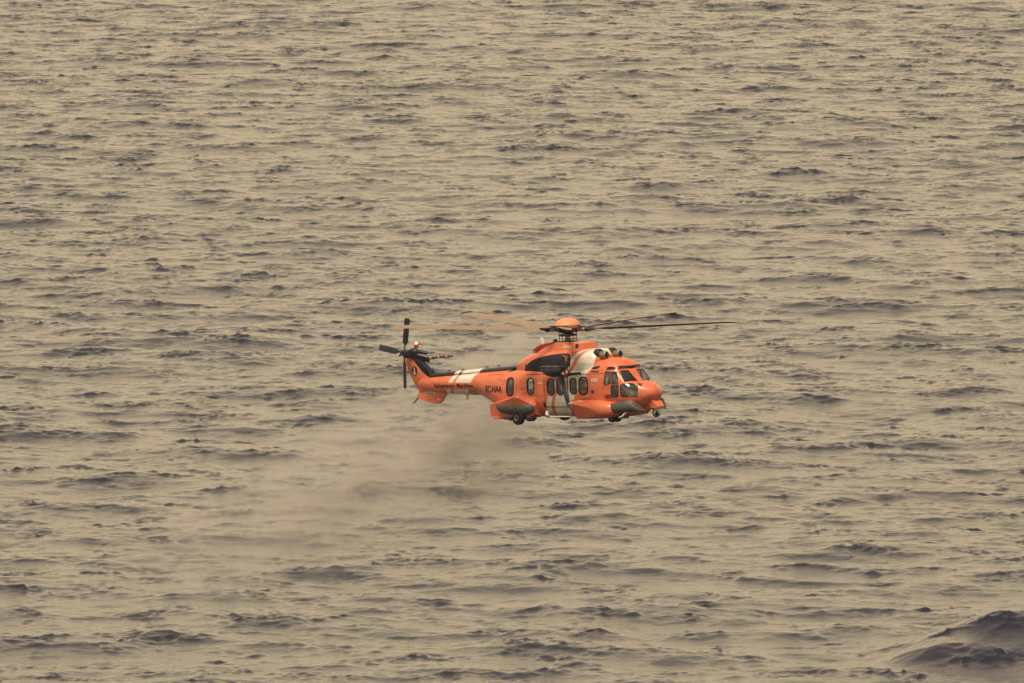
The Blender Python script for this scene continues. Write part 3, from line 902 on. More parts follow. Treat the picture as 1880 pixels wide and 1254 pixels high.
# tail gearbox and tail rotor
TR = Vector((-9.58, -.52, -1.06))
def tgb(bm):
    add_ball(bm, (-9.45, -.05, -1.02), .23, (1.2, .8, .7)); add_ball(bm, (-9.1, .0, -1.04), .17, (1.5, .8, .6)); add_ball(bm, (-8.82, 0, -1.09), .12, (1.6, .8, .6))
    add_tube(bm, [(-9.58, 0, -1.08), (-9.58, -.48, -1.06)], [.16, .09], 16)
    add_box(bm, (-9.62, -.18, -1.20), (.36, .3, .2), bevel=.05)
one("tail_gearbox", tgb, M_DMET, heli)
def thub(bm):
    add_lathe(bm, [(.05, -.75), (.10, -.70), (.13, -.60), (.13, -.46), (.09, -.40)], (TR.x, 0, TR.z), 'Y', 20)
    add_tube(bm, [(TR.x - .12, -.72, TR.z - .12), (TR.x + .12, -.72, TR.z + .12)], .035, 8); add_tube(bm, [(TR.x + .12, -.72, TR.z - .12), (TR.x - .12, -.72, TR.z + .12)], .035, 8)
one("tail_rotor_hub", thub, M_DMET, heli)
def tblade_mesh():
    bm = bmesh.new()
    rings = []
    for r, w, th in ((.10, .05, .07), (.34, .06, .06), (.42, .17, .05), (.50, .26, .045), (1.0, .27, .035), (1.50, .27, .025), (1.57, .22, .015)):
        rings.append([Vector((r, x * w / 2 * 1, z * th / 2)) for x, z in ((-1, 0), (-.7, 1), (.2, .8), (1, .1), (1, -.1), (.2, -.8), (-.7, -1))])
    add_rings(bm, rings); return to_mesh(bm)
tb_me = tblade_mesh(); first = None
for ang, tw in ((80, 20), (170.5, 14), (268, 14), (348, 24)):
    if first is None: o = first = link("tail_rotor_blade", tb_me, M_TBLADE, heli)
    else:
        o = first.copy(); col.objects.link(o); o.parent = heli
    a = R(ang); ax = Vector((math.cos(a), 0, math.sin(a))); nrm = Vector((0, -1, 0)); ay = nrm.cross(ax)
    MM = Matrix((ax, ay, nrm)).transposed().to_4x4() @ Matrix.Rotation(R(tw), 4, 'X')
    MM.translation = TR + Vector((0, 0, BASE)); o.matrix_local = MM
first.data.materials[0] = M_TBLADE
# lit red beacon
M_BEACON = mat("beacon_red", (.35, .02, .02), .3)
M_BGLOW = mat("beacon_glow", (1, .5, .35), .3, emis=(1, .42, .26), emis_s=1.6)
bea = one("beacon", lambda bm: add_lathe(bm, [(.09, 0), (.10, .02), (.10, .13), (.08, .17)], (-9.33, -.0, -.86)), M_BEACON, heli)
one("beacon_lamp", lambda bm: add_ball(bm, (-9.33, 0, -.66), .055), M_BGLOW, bea)
# white drop antenna under boom
one("antenna", lambda bm: extrude_poly(bm, [(-6.42, -2.80), (-6.20, -2.80), (-6.24, -3.14), (-6.36, -3.16)], -.015, .015, .006), M_WHITE, heli)

# ------------------------------------------------------------------ sponsons, floats, wheels
def mir(fn, s):
    def g(bm):
        fn(bm)
        if s > 0: bmesh.ops.transform(bm, matrix=Matrix.Diagonal((1, -1, 1, 1)), verts=bm.verts)
    return g
def ring_interp(keys, step=.15):
    xs = sorted(k[0] for k in keys); ks = {k[0]: np.array(k[1]) for k in keys}
    out = []
    for a, b in zip(xs[:-1], xs[1:]):
        n = max(1, round((b - a) / step))
        for i in range(n):
            t = i / n; out.append((a + (b - a) * t, ks[a] * (1 - t) + ks[b] * t))
    out.append((xs[-1], ks[xs[-1]]))
    return [[Vector((x, p[0], p[1])) for p in r] for x, r in out]
def rear_spon(bm):
    keys = [(-3.98, [(-.62, -3.20), (-1.00, -3.30), (-.97, -3.80), (-.5, -3.80)]),
            (-3.0, [(-.80, -2.98), (-1.30, -3.14), (-1.15, -3.82), (-.5, -3.84)]),
            (-2.05, [(-.98, -2.82), (-1.52, -2.95), (-1.25, -3.84), (-.6, -3.86)]),
            (-1.65, [(-1.0, -2.84), (-1.50, -2.99), (-1.25, -3.84), (-.6, -3.86)]),
            (-1.32, [(-1.0, -2.98), (-1.38, -3.15), (-1.22, -3.80), (-.6, -3.85)]),
            (-1.12, [(-1.0, -3.22), (-1.18, -3.36), (-1.12, -3.68), (-.6, -3.8)])]
    add_rings(bm, ring_interp(keys))
    bmesh.ops.recalc_face_normals(bm, faces=bm.faces)
def front_spon(bm):
    rings = []
    for x, k in ((1.37, 1), (1.6, 1), (1.9, 1), (2.2, 1), (2.5, .995), (2.75, .98), (3.0, .94), (3.2, .885), (3.4, .80), (3.55, .69), (3.66, .56), (3.74, .38), (3.77, .18)):
        ring = []
        for q in range(40):
            t = 2 * math.pi * q / 40; c, sn = math.cos(t), math.sin(t)
            ring.append(Vector((x, -.92 + .60 * k * math.copysign(abs(c) ** .8, c), -3.47 + .41 * k * math.copysign(abs(sn) ** .75, sn))))
        rings.append(ring)
    add_rings(bm, rings)
    nrm = Vector((-.137, -.88, -.42)).normalized()
    g = bmesh.ops.bisect_plane(bm, geom=bm.verts[:] + bm.edges[:] + bm.faces[:], plane_co=(1.4, -1.43, -3.20), plane_no=nrm, clear_outer=True)
    ed = [e for e in g['geom_cut'] if isinstance(e, bmesh.types.BMEdge)]
    bmesh.ops.contextual_create(bm, geom=ed)
    bmesh.ops.remove_doubles(bm, verts=bm.verts, dist=.002)
def rfloat(bm):
    rings = []
    for x, r, dy, dz in ((-3.36, .03, .10, .12), (-3.2, .12, .06, .08), (-2.9, .20, .02, .02), (-2.5, .235, 0, 0), (-1.7, .245, 0, 0), (-1.4, .24, .0, 0), (-1.2, .20, .04, 0), (-1.08, .12, .08, 0), (-1.05, .03, .1, 0)):
        ring = []
        for k in range(22):
            t = 2 * math.pi * k / 22; c, s = math.cos(t), math.sin(t)
            ring.append(Vector((x, -1.36 + dy + r * c * .75, min(-3.42 + dz + r * s * (1.15 if s < 0 else .95), -3.25))))
        rings.append(ring)
    add_rings(bm, rings)
def ffloat(bm):
    rings = []
    for x, y, z, r in ((3.42, -1.10, -3.42, .06), (3.46, -1.12, -3.42, .17), (3.6, -1.13, -3.41, .215), (4.0, -1.09, -3.37, .235), (4.35, -1.03, -3.33, .24), (4.6, -.95, -3.31, .235), (4.76, -.88, -3.36, .19), (4.90, -.78, -3.43, .12), (5.02, -.64, -3.49, .03)):
        ring = []
        for k in range(22):
            t = 2 * math.pi * k / 22; ring.append(Vector((x + math.sin(t) * -.06, y + r * math.cos(t) * .7, z + r * math.sin(t))))
        rings.append(ring)
    add_rings(bm, rings)
def wheel_at(x, y, z, r, w, tilt=0):
    ty = one("wheel", lambda bm: add_lathe(bm, [(r * .55, -w / 2), (r * .86, -w / 2), (r * .97, -w * .36), (r, -w * .15), (r, w * .15), (r * .97, w * .36), (r * .86, w / 2), (r * .55, w / 2)], (x, y, z), 'Y', 32), M_RUB, heli)
    one("rim", lambda bm: add_lathe(bm, [(.03, -w * .56), (r * .28, -w * .56), (r * .30, -w * .40), (r * .50, -w * .42), (r * .56, -w * .53), (r * .56, w * .53), (r * .50, w * .42), (r * .2, w * .5), (.03, w * .5)], (x, y, z), 'Y', 28), M_DMET, ty)
    s = -1 if y < 0 else 1
    one("hub_cap", lambda bm: add_lathe(bm, [(r * .36, s * w * .50), (r * .42, s * w * .60), (r * .34, s * w * .60), (r * .28, s * w * .5)], (x, y, z), 'Y', 24), M_METAL, ty)
for s in (-1, 1):
    one("sponson", mir(rear_spon, s), M_OR, heli, angle=32)
    one("liferaft_sponson", mir(front_spon, s), M_OR, heli, angle=42)
    fl = one("float_bag", mir(rfloat, s), M_GREY, heli)
    one("float_bag", mir(ffloat, s), M_GREY, heli)
    def bulge(bm):
        add_tube(bm, [(-1.98, -.90, -2.58), (-1.98, -.93, -2.63), (-1.98, -.98, -2.74), (-1.98, -1.06, -3.0)], [.10, .18, .23, .25], 24)
    one("strut_fairing", mir(bulge, s), M_OR, heli)
    def legf(bm):
        add_tube(bm, [(-1.82, -1.30, -3.55), (-1.80, -1.33, -3.9)], [.09, .07], 14)
        add_box(bm, (-1.95, -1.2, -3.86), (1.7, .35, .12), bevel=.03)
        add_box(bm, (-1.35, -1.15, -3.92), (.36, .22, .14), bevel=.03)
        add_box(bm, (-2.45, -1.15, -3.92), (.30, .22, .12), bevel=.03)
    one("landing_gear_leg", mir(legf, s), M_DMET, heli)
    wheel_at(-1.80, s * 1.46, -3.83, .31, .25)
    one("nav_light", mir(lambda bm: add_ball(bm, (-1.85, -1.44, -2.91), .035), s), mat("lamp_glass", (.8, .75, .5), .1), heli)
    one("float_edge", mir(lambda bm: add_tube(bm, [(4.45, -1.01, -3.08), (4.64, -.96, -3.11), (4.82, -.88, -3.24), (5.0, -.70, -3.42)], .016, 8), s), M_METAL, heli)
one("step_block", lambda bm: add_box(bm, (-3.35, -1.0, -3.86), (.55, .3, .1), bevel=.02), M_OR, heli)
# nose gear
for s in (-1, 1):
    wheel_at(2.62, s * .16, -3.86, .235, .16)
def ngear(bm):
    add_tube(bm, [(2.55, 0, -3.6), (2.60, 0, -3.88)], [.10, .07], 12); add_tube(bm, [(2.62, -.25, -3.88), (2.62, .25, -3.88)], .05, 10)
    add_box(bm, (3.0, 0, -3.76), (.85, .5, .14), bevel=.04); add_box(bm, (3.1, 0, -3.86), (.5, .3, .1), bevel=.03)
one("nose_gear", ngear, M_DMET, heli)
one("belly_fairing", lambda bm: add_tube(bm, [(3.2, -.2, -3.62), (3.6, -.25, -3.66), (4.5, -.2, -3.58), (5.0, -.05, -3.38)], [.1, .17, .16, .08], 14), M_OR, heli)
one("belly_box", lambda bm: add_box(bm, (-.05, -.45, -3.89), (.26, .2, .12), bevel=.02), M_BLK, heli)
one("belly_box", lambda bm: add_box(bm, (-.9, .1, -3.88), (.5, .3, .06), bevel=.02), M_BLK, heli)
one("sill_rail", lambda bm: add_tube(bm, [(-.45, -.93, -3.80), (.9, -.93, -3.80)], .03, 8), M_WHITE, heli)
one("step_rail", lambda bm: (add_tube(bm, [(-.45, -1.06, -3.55), (-.42, -1.08, -3.70), (-.40, -.98, -3.84)], [.06, .085, .06], 12)), M_WHITE, heli)
one("step_rail", lambda bm: (add_tube(bm, [(.95, -1.12, -3.22), (1.3, -1.20, -3.17), (1.8, -1.25, -3.12), (2.05, -1.24, -3.14)], [.03, .05, .045, .03], 12)), M_WHITE, heli)

# ------------------------------------------------------------------ hoist
def hoist(bm):
    add_tube(bm, [(-.42, -1.34, -1.70), (-.3, -1.34, -1.74), (.0, -1.34, -1.80), (.35, -1.34, -1.82), (.65, -1.34, -1.78), (.85, -1.34, -1.70)], [.05, .12, .20, .23, .19, .08], 20)
    add_tube(bm, [(-.60, -1.34, -1.64), (-.3, -1.34, -1.63), (.9, -1.34, -1.60), (1.12, -1.34, -1.60)], [.02, .06, .06, .02], 12)
    add_tube(bm, [(.2, -.9, -1.55), (.25, -1.32, -1.66)], .09, 12)
    add_tube(bm, [(.95, -.85, -1.5), (1.0, -1.2, -1.60), (1.15, -1.2, -1.95)], .03, 8)
    add_tube(bm, [(.80, -1.2, -1.98), (1.15, -1.18, -1.93), (1.72, -1.12, -1.88)], [.05, .075, .05], 12)
    add_ball(bm, (.92, -1.22, -1.99), .10); add_box(bm, (1.25, -1.2, -1.90), (.4, .1, .1), bevel=.03)
ho = one("rescue_hoist", hoist, M_BLK, heli)
one("hoist_cover", lambda bm: add_tube(bm, [(-.35, -1.41, -1.60), (.1, -1.42, -1.595), (.8, -1.42, -1.59)], [.03, .055, .04], 12), mat("scuffed_black", (.075, .06, .055), .5, var=.4, vscale=9), ho)
one("hoist_hook", lambda bm: (add_tube(bm, [(.93, -1.25, -1.8), (.93, -1.25, -1.98)], .05, 10), add_ball(bm, (.95, -1.27, -2.06), .05)), M_RED, ho)
def boarding(bm):
    add_tube(bm, [(.58, -1.14, -1.95), (.62, -1.15, -2.25), (.74, -1.16, -2.7), (.90, -1.16, -3.22)], [.085, .075, .05, .045], 10)
    add_tube(bm, [(.70, -1.14, -1.95), (.98, -1.18, -3.15)], .02, 8)
one("stowed_boom", boarding, M_DMET, heli)
one("boom_bracket", lambda bm: (add_tube(bm, [(.90, -1.14, -3.22), (.80, -1.10, -3.40), (1.0, -1.1, -3.62)], .02, 8), add_tube(bm, [(.80, -1.1, -3.45), (1.05, -1.12, -3.35), (1.12, -1.12, -3.62)], .018, 8)), M_METAL, heli)

# ------------------------------------------------------------------ nose equipment
def chin(bm):
    keys = [(4.70, [(-.22, -3.22), (.22, -3.22), (.20, -3.44), (-.20, -3.44)]), (5.02, [(-.26, -3.08), (.26, -3.08), (.24, -3.44), (-.24, -3.44)]), (5.20, [(-.26, -3.14), (.26, -3.14), (.26, -3.44), (-.26, -3.44)]), (5.38, [(-.24, -3.36), (.24, -3.36), (.24, -3.44), (-.24, -3.44)])]
    add_rings(bm, ring_interp(keys, .5))
one("camera_mount", chin, M_OR, heli, angle=25)
def turret(bm):
    add_ball(bm, (5.13, 0, -3.66), .195, seg=28)
    add_lathe(bm, [(.10, -3.52), (.16, -3.50), (.16, -3.43)], (5.13, 0, 0))
tu = one("camera_turret", turret, M_CAMG, heli)
for dy, dz, r in ((-.06, .06, .055), (.05, .02, .045), (-.02, -.11, .085)):
    def lens(bm):
        d = Vector((.72, -.62 + dy * 2.5, dz * 3.0)).normalized(); c = Vector((5.13, 0, -3.66)) + d * .17
        u, v = frame(d)
        add_rings(bm, [[c + d * h + (u * math.cos(t) + v * math.sin(t)) * r * k for t in [2 * math.pi * i / 18 for i in range(18)]] for h, k in ((0, 1), (.035, 1), (.04, .85), (.03, .3))])
    one("lens", lens, M_LENS, tu)
one("yoke", lambda bm: add_lathe(bm, [(.198, -.02), (.215, -.02), (.215, .02), (.198, .02)], (5.13, .0, -3.66), 'X', 28), M_BLK, tu)
one("probe", lambda bm: add_tube(bm, [(5.10, -.03, -2.58), (5.20, -.05, -2.44), (5.30, -.07, -2.37), (5.52, -.09, -2.36)], [.014, .014, .012, .006], 8), M_OR, heli)
one("probe", lambda bm: (add_tube(bm, [(4.72, .0, -2.28), (4.75, 0, -2.16)], .02, 8), add_ball(bm, (4.76, 0, -2.14), .035)), mat("green_black_fitting", (.03, .05, .02), .5), heli)
one("tow_ring", lambda bm: add_tube(bm, [(5.0, -.35, -3.42), (5.02, -.36, -3.58), (4.92, -.36, -3.66), (4.84, -.36, -3.70)], .02, 8), M_DMET, heli)
one("wire_cutter", lambda bm: add_tube(bm, [(3.78, .42, -1.78), (3.9, .42, -1.62)], .014, 8), M_OR, heli)
one("boarding_step", lambda bm: add_tube(bm, [(4.36, -1.04, -3.55), (4.24, -1.10, -3.66), (4.14, -1.14, -3.76), (3.95, -1.14, -3.80)], [.035, .04, .035, .02], 10), M_WHITE, heli)
p0 = on_hull(1177, 705)
if p0: one("pitot_probe", lambda bm: (add_tube(bm, [p0 + Vector((0, .05, 0)), p0 + Vector((.02, -.10, .02))], .03, 8), add_tube(bm, [p0 + Vector((-.12, -.10, .06)), p0 + Vector((.10, -.11, -.02))], [.03, .03], 8)), M_RED, heli)
def wiper(pix, rad=.012):
    pts = [on_hull(*p) for p in pix]; pts = [p + Vector((.03, -.01, .03)) for p in pts if p]
    return lambda bm: add_tube(bm, pts, rad, 8)
one("wiper", wiper([(1147, 699.5), (1152, 697.8), (1158, 697.6), (1164, 698.4), (1170, 699.8)], .018), M_BLK, heli)
one("windshield_post", wiper([(1137.6, 682), (1140, 688), (1143, 694.5), (1146, 700.5)], .016), M_BLK, heli)

# ------------------------------------------------------------------ main rotor
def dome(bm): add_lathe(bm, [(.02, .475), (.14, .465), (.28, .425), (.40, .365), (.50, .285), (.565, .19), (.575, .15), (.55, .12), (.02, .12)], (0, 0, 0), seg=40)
one("rotor_dome", dome, mat("pale_orange_paint", (.58, .22, .115), .5, spec=.35, var=.06, vscale=3), heli, angle=50)  # dome has its own orange, paler than the fuselage orange
one("dome_base", lambda bm: add_lathe(bm, [(.48, .119), (.46, .05), (.34, -.02), (.05, -.02)], (0, 0, 0), seg=32), mat("off_white_hub", (.55, .5, .36), .5), heli)
def hub(bm):
    add_lathe(bm, [(.12, .04), (.30, .03), (.34, -.06), (.30, -.16), (.16, -.22), (.13, -.30)], (0, 0, 0), seg=24)
    add_lathe(bm, [(.14, -.22), (.40, -.24), (.42, -.28), (.38, -.33), (.14, -.34)], (0, 0, 0), seg=24)
    for k in range(5):
        a = R(96.3 + 72 * k); d = Vector((math.cos(a), math.sin(a), 0)); t = Vector((-d.y, d.x, 0))
        add_box(bm, d * .34 + Vector((0, 0, -.06)), (.24, .26, .18), Matrix.Rotation(a, 3, 'Z'), bevel=.03)
        add_tube(bm, [d * .30 + t * .12 + Vector((0, 0, -.16)), d * .62 + t * .16 + Vector((0, 0, -.05))], .035, 8)
        add_ball(bm, d * .40 + t * .10 + Vector((0, 0, .06)), .055)
one("rotor_hub", hub, M_DMET, heli)
one("rotor_mast", lambda bm: add_lathe(bm, [(.11, -.26), (.12, -.42), (.16, -.46), (.16, -.50), (.13, -.56)], (0, 0, 0), seg=20), M_METAL, heli)
for k in range(5):
    a = R(60 + 72 * k); x, y = .36 * math.cos(a), .36 * math.sin(a)
    one("pitch_rod", lambda bm: (add_tube(bm, [(x * 1.12, y * 1.12, -.10), (x * 1.1, y * 1.1, -.56)], .017, 8), add_ball(bm, (x * 1.12, y * 1.12, -.12), .035)), M_DMET, heli)

def blade_mesh():
    bm = bmesh.new()
    sec = [(-.5, 0), (-.47, .035), (-.38, .06), (-.2, .072), (0, .062), (.25, .035), (.5, .004), (.5, -.004), (.25, -.012), (0, -.03), (-.2, -.045), (-.38, -.042), (-.47, -.025)]
    rings = []
    #  r, chord, y shift (trailing +), droop, pitch(deg)
    for r, ch, ys, dr, tw in ((1.15, .16, 0, 0, -10), (1.35, .20, 0, 0, -13), (1.75, .56, .07, 0, -13), (2.2, .60, .07, 0, -12), (3.5, .60, .07, -.0, -11), (5.0, .60, .07, 0, -10), (6.4, .60, .07, 0, -9), (7.3, .60, .07, -.005, -8.5), (7.7, .54, .11, -.02, -8.5), (7.95, .38, .17, -.05, -8.5), (8.10, .16, .25, -.08, -8.5)):
        th = .75 if r > 1.5 else 1.6
        rot = Matrix.Rotation(R(tw), 3, 'X')
        rings.append([Vector((r, 0, dr)) + rot @ Vector((0, y * ch + ys, z * ch * th)) for y, z in sec])
    add_rings(bm, rings)
    me = to_mesh(bm)
    return me
bl_me = blade_mesh()
cuff_bm = bmesh.new()
add_tube(cuff_bm, [(.42, 0, -.02), (.55, 0, -.02), (.60, 0, -.02), (.80, 0, -.02), (.82, 0, -.02)], [.055, .06, .085, .085, .06], 14)
cuff_me = to_mesh(cuff_bm)
arm_bm = bmesh.new()
add_tube(arm_bm, [(.80, 0, -.02), (.86, 0, -.02), (.98, 0, -.02), (1.05, 0, -.01), (1.25, 0, 0)], [.07, .10, .10, .06, .05], 14)
add_tube(arm_bm, [(.55, .16, .03), (.80, .18, .05), (1.3, .05, .03)], [.03, .03, .025], 10)
add_ball(arm_bm, (.62, -.1, .11), .06)
arm_me = to_mesh(arm_bm)
protos = None
for ang, rise in ((52.3, .235), (124.3, .19), (196.3, .36), (268.3, .80), (340.3, .60)):
    r = 8.1; a = R(ang)
    dw = Vector((r * math.cos(a), r * math.sin(a), rise)).normalized()
    zw_ = Vector((0, 0, 1)) - dw * dw.z; zw_.normalize(); yw = zw_.cross(dw)
    Mw = Matrix((dw, yw, zw_)).transposed()
    Mb = (BODY.to_3x3().inverted() @ Mw).to_4x4(); Mb.translation = Vector((0, 0, -.055 + BASE))
    if protos is None:
        me = bl_me
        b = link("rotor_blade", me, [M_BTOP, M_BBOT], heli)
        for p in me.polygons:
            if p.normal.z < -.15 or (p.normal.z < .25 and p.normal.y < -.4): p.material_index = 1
        cf = link("blade_sleeve", cuff_me, M_METAL, b); ar = link("blade_cuff", arm_me, M_BLK, b)
        protos = (b, cf, ar)
    else:
        b = protos[0].copy(); col.objects.link(b); b.parent = heli
        for q in protos[1:]:
            c = q.copy(); col.objects.link(c); c.parent = b
    b.matrix_local = Mb @ Matrix.Rotation(R({52.3: -3.5, 340.3: -1.0, 268.3: 5.0}.get(ang, 0)), 4, 'X')

for o in (cav, cuto): bpy.data.objects.remove(o)

# ------------------------------------------------------------------ people aboard
def person(label, base, facing, suit, skin_c, helmet, arms, name="person"):
    """seated figure grown from one skeleton; base = seat point in the helicopter frame"""
    J = {'pelvis': (0, 0, .10, .15), 'belly': (.01, 0, .30, .14), 'chest': (.02, 0, .50, .155), 'neck': (.03, 0, .64, .06), 'head0': (.05, 0, .72, .075), 'head': (.06, 0, .82, .10), 'crown': (.05, 0, .90, .08),
         'nose': (.16, 0, .80, .018)}
    E = [('pelvis', 'belly'), ('belly', 'chest'), ('chest', 'neck'), ('neck', 'head0'), ('head0', 'head'), ('head', 'crown'), ('head', 'nose')]
    for s, sn in ((-1, 'r'), (1, 'l')):
        J['sh' + sn] = (.02, s * .19, .56, .065)
        el, wr = arms[0 if s < 0 else 1]
        J['el' + sn] = (el[0], s * el[1], el[2], .045); J['wr' + sn] = (wr[0], s * wr[1], wr[2], .03)
        J['pm' + sn] = (wr[0] + .06, s * (wr[1] - .01), wr[2] - .01, .032)
        J['hp' + sn] = (.04, s * .11, .09, .095); J['kn' + sn] = (.46, s * .15, .12, .065); J['an' + sn] = (.48, s * .15, -.30, .042); J['to' + sn] = (.64, s * .16, -.37, .035)
        E += [('chest', 'sh' + sn), ('sh' + sn, 'el' + sn), ('el' + sn, 'wr' + sn), ('wr' + sn, 'pm' + sn), ('pelvis', 'hp' + sn), ('hp' + sn, 'kn' + sn), ('kn' + sn, 'an' + sn), ('an' + sn, 'to' + sn)]
        for i in range(5):
            q = (wr[0] + .09 + (.05 if i < 4 else 0), s * (wr[1] - .035 + i * .018), wr[2] - .03 - .006 * i, .008)
            J[f'f{i}{sn}'] = q; E.append(('pm' + sn, f'f{i}{sn}'))
    keys = list(J)
    me = bpy.data.meshes.new("body"); me.from_pydata([J[k][:3] for k in keys], [(keys.index(a), keys.index(b)) for a, b in E], [])
    o = bpy.data.objects.new("tmp", me); col.objects.link(o)
    md = o.modifiers.new("s", 'SKIN'); md.use_smooth_shade = True
    for i, k in enumerate(keys):
        d = me.skin_vertices[0].data[i]; r = J[k][3]; d.radius = (r, r); d.use_root = (k == 'pelvis')
    o.modifiers.new("ss", 'SUBSURF').levels = 1
    bpy.context.view_layer.update()
    m2 = bpy.data.meshes.new_from_object(o.evaluated_get(bpy.context.evaluated_depsgraph_get())); bpy.data.objects.remove(o)
    m2.materials.clear(); m2.materials.append(suit); m2.materials.append(skin_c)
    for p in m2.polygons:
        c = p.center
        if c.z > .655 or any((c - Vector((a[1][0] + .09, (1 if s else -1) * a[1][1], a[1][2]))).length < .10 for s, a in enumerate(arms)): p.material_index = 1
    m2.polygons.foreach_set("use_smooth", [True] * len(m2.polygons))
    ob = bpy.data.objects.new(name, m2); col.objects.link(ob)
    ob.matrix_world = BODY @ Matrix.Translation(Vector(base)) @ Matrix.Rotation(R(facing), 4, 'Z')
    ob["label"] = label; ob["category"] = "person"; ob["group"] = "crew aboard the helicopter"
    h = bmesh.new()
    add_ball(h, (.04, 0, .845), .135, (1.05, .95, 1))
    bmesh.ops.delete(h, geom=[v for v in h.verts if v.co.z < .80 and v.co.x > .04], context='VERTS')
    ho_ = bpy.data.objects.new("helmet", to_mesh(h)); col.objects.link(ho_); ho_.data.materials.append(helmet); ho_.parent = ob
    ho_.data.polygons.foreach_set("use_smooth", [True] * len(ho_.data.polygons))
    return ob
M_SUITD = mat("dark_flight_suit", (.02, .025, .05), .9); M_SUITO = mat("orange_survival_suit", (.8, .16, .06), .8)
M_SKIN = mat("skin", (.45, .26, .17), .6); M_HEL = mat("dark_helmet", (.012, .014, .03), .2); M_HELW = mat("pale_helmet", (.6, .52, .38), .3)
rest = (((.12, .27, .36), (.34, .18, .20)), ((.12, .27, .36), (.34, .18, .20)))
person("crew member in dark suit and pale helmet behind the sliding door window", (-.60, -.62, -3.14), 0, M_SUITD, M_SKIN, M_HELW, rest)
person("crew member in orange suit and dark helmet behind the large front cabin window", (1.36, -.62, -3.14), 0, M_SUITO, M_SKIN, M_HEL, (((.16, .28, .34), (.30, .14, .46)), ((.12, .27, .36), (.34, .18, .20))))
person("pilot in dark suit and dark helmet seated behind the cockpit windows", (3.27, -.45, -2.97), 0, M_SUITD, M_SKIN, M_HEL, (((.16, .28, .34), (.40, .14, .28)), ((.12, .27, .36), (.38, .18, .20))))

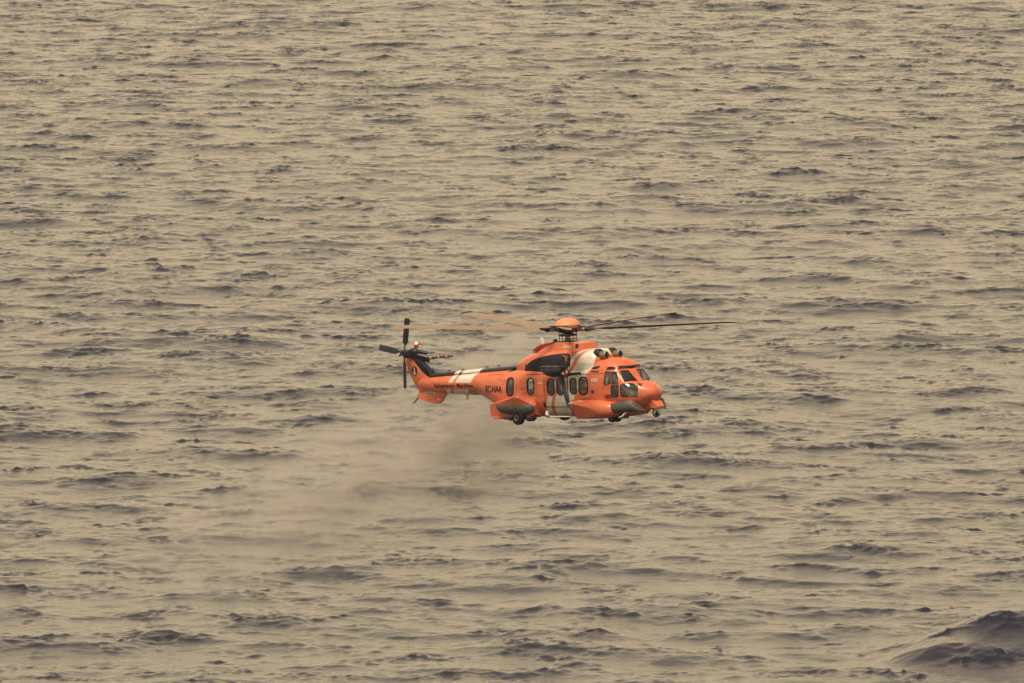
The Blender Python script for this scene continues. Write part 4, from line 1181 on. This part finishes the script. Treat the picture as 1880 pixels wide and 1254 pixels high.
# ------------------------------------------------------------------ exhaust and rotor-wash haze drifting down and back over the water
def plume():
    # axis of the drift in world space, from under the tail towards the lower left
    def w(px, py, dist):
        d = Vector(((px - 940) / F_PX, (627 - py) / F_PX, -1)).normalized()
        return camM @ (d * dist)
    spine = [(w(1020, 630, 488), .8, .7), (w(930, 648, 490), 1.7, 1.0), (w(880, 700, 491), 2.2, .75), (w(905, 790, 491), 3.9, 1.0), (w(760, 835, 490), 3.6, 1.0), (w(620, 910, 489), 3.5, .85), (w(470, 985, 487), 3.3, .5), (w(300, 1055, 485), 3.0, .15)]
    bm = bmesh.new()
    rings = []
    for i, (p, r, _) in enumerate(spine):
        d = (spine[min(i + 1, len(spine) - 1)][0] - spine[max(i - 1, 0)][0]).normalized()
        u = d.cross(Vector((0, 1, 0))).normalized(); v = u.cross(d)
        if i == 0: p = p - d * .6
        if i == len(spine) - 1: p = p + d * 2
        rings.append([p + (u * math.cos(t) + v * math.sin(t)) * r * 1.05 for t in [2 * math.pi * k / 16 for k in range(16)]])
    add_rings(bm, rings)
    me = to_mesh(bm)
    o = bpy.data.objects.new("exhaust_haze", me); col.objects.link(o)
    o["kind"] = "stuff"; o["label"] = "soft khaki exhaust and spray haze trailing from the helicopter to the lower left"
    m = bpy.data.materials.new("exhaust_haze"); m.use_nodes = True
    n, l = nm(m); n.clear()
    out = n.new("ShaderNodeOutputMaterial"); pv = n.new("ShaderNodeVolumePrincipled")
    pv.inputs["Color"].default_value = (.70, .655, .585, 1); pv.inputs["Anisotropy"].default_value = 0.0
    tc = n.new("ShaderNodeTexCoord")
    def M(op, a, b=None, clamp=False):
        q = n.new("ShaderNodeMath"); q.operation = op; q.use_clamp = clamp
        for i, v in enumerate((a, b)):
            if v is None: continue
            if isinstance(v, (int, float)): q.inputs[i].default_value = v
            else: l.new(v, q.inputs[i])
        return q.outputs[0]
    def V(op, a, b):
        q = n.new("ShaderNodeVectorMath"); q.operation = op
        for i, v in enumerate((a, b)):
            if isinstance(v, (tuple, Vector)): q.inputs[i].default_value = tuple(v)
            elif isinstance(v, (int, float)): q.inputs["Scale"].default_value = v
            else: l.new(v, q.inputs[i])
        return q
    P = tc.outputs["Object"]
    # density falls off from the axis of each stretch of the drift
    tot = None
    for (a, ra, ka), (b, rb, kb) in zip(spine[:-1], spine[1:]):
        ab = b - a; L = ab.length
        pa = V('SUBTRACT', P, tuple(a)).outputs[0]
        t = M('DIVIDE', V('DOT_PRODUCT', pa, tuple(ab / L)).outputs["Value"], L, True)
        sc_ = n.new("ShaderNodeVectorMath"); sc_.operation = 'SCALE'; sc_.inputs[0].default_value = tuple(ab); l.new(t, sc_.inputs["Scale"])
        dist = V('LENGTH', V('SUBTRACT', pa, sc_.outputs[0]).outputs[0], (0, 0, 0)).outputs["Value"]
        rad = M('ADD', M('MULTIPLY', t, rb - ra), ra)
        q = M('SUBTRACT', 1.0, M('DIVIDE', dist, rad), True)
        q = M('MULTIPLY', M('POWER', q, 1.1), M('ADD', M('MULTIPLY', t, kb - ka), ka))
        tot = q if tot is None else M('MAXIMUM', tot, q)
    nz = n.new("ShaderNodeTexNoise"); nz.inputs["Scale"].default_value = .55; nz.inputs["Detail"].default_value = 5; nz.inputs["Roughness"].default_value = .62; nz.inputs["Distortion"].default_value = .5
    mp = n.new("ShaderNodeMapping"); mp.inputs["Scale"].default_value = (.8, 1, 1.6); l.new(P, mp.inputs[0]); l.new(mp.outputs[0], nz.inputs["Vector"])
    f = n.new("ShaderNodeMapRange"); f.interpolation_type = 'SMOOTHSTEP'
    for k_, v_ in (("From Min", .45), ("From Max", .60), ("To Min", .12), ("To Max", 2.0)): f.inputs[k_].default_value = v_
    l.new(nz.outputs[0], f.inputs[0])
    l.new(M('MULTIPLY', M('MULTIPLY', tot, f.outputs[0]), .50), pv.inputs["Density"])
    l.new(pv.outputs[0], out.inputs["Volume"])
    me.materials.append(m)
plume()

# ------------------------------------------------------------------ thin sea haze between the camera and the far water
def haze():
    bm = bmesh.new()
    add_box(bm, (0, 7000, 30), (30000, 34000, 66))
    me = to_mesh(bm); o = bpy.data.objects.new("haze", me); col.objects.link(o); o["kind"] = "stuff"; o["label"] = "thin pale haze lying over the whole sea"
    m = bpy.data.materials.new("sea_haze"); m.use_nodes = True; n, l = nm(m); n.clear()
    out = n.new("ShaderNodeOutputMaterial"); pv = n.new("ShaderNodeVolumePrincipled")
    pv.inputs["Color"].default_value = (.88, .86, .84, 1); pv.inputs["Density"].default_value = .00003
    l.new(pv.outputs[0], out.inputs["Volume"]); me.materials.append(m)
haze()
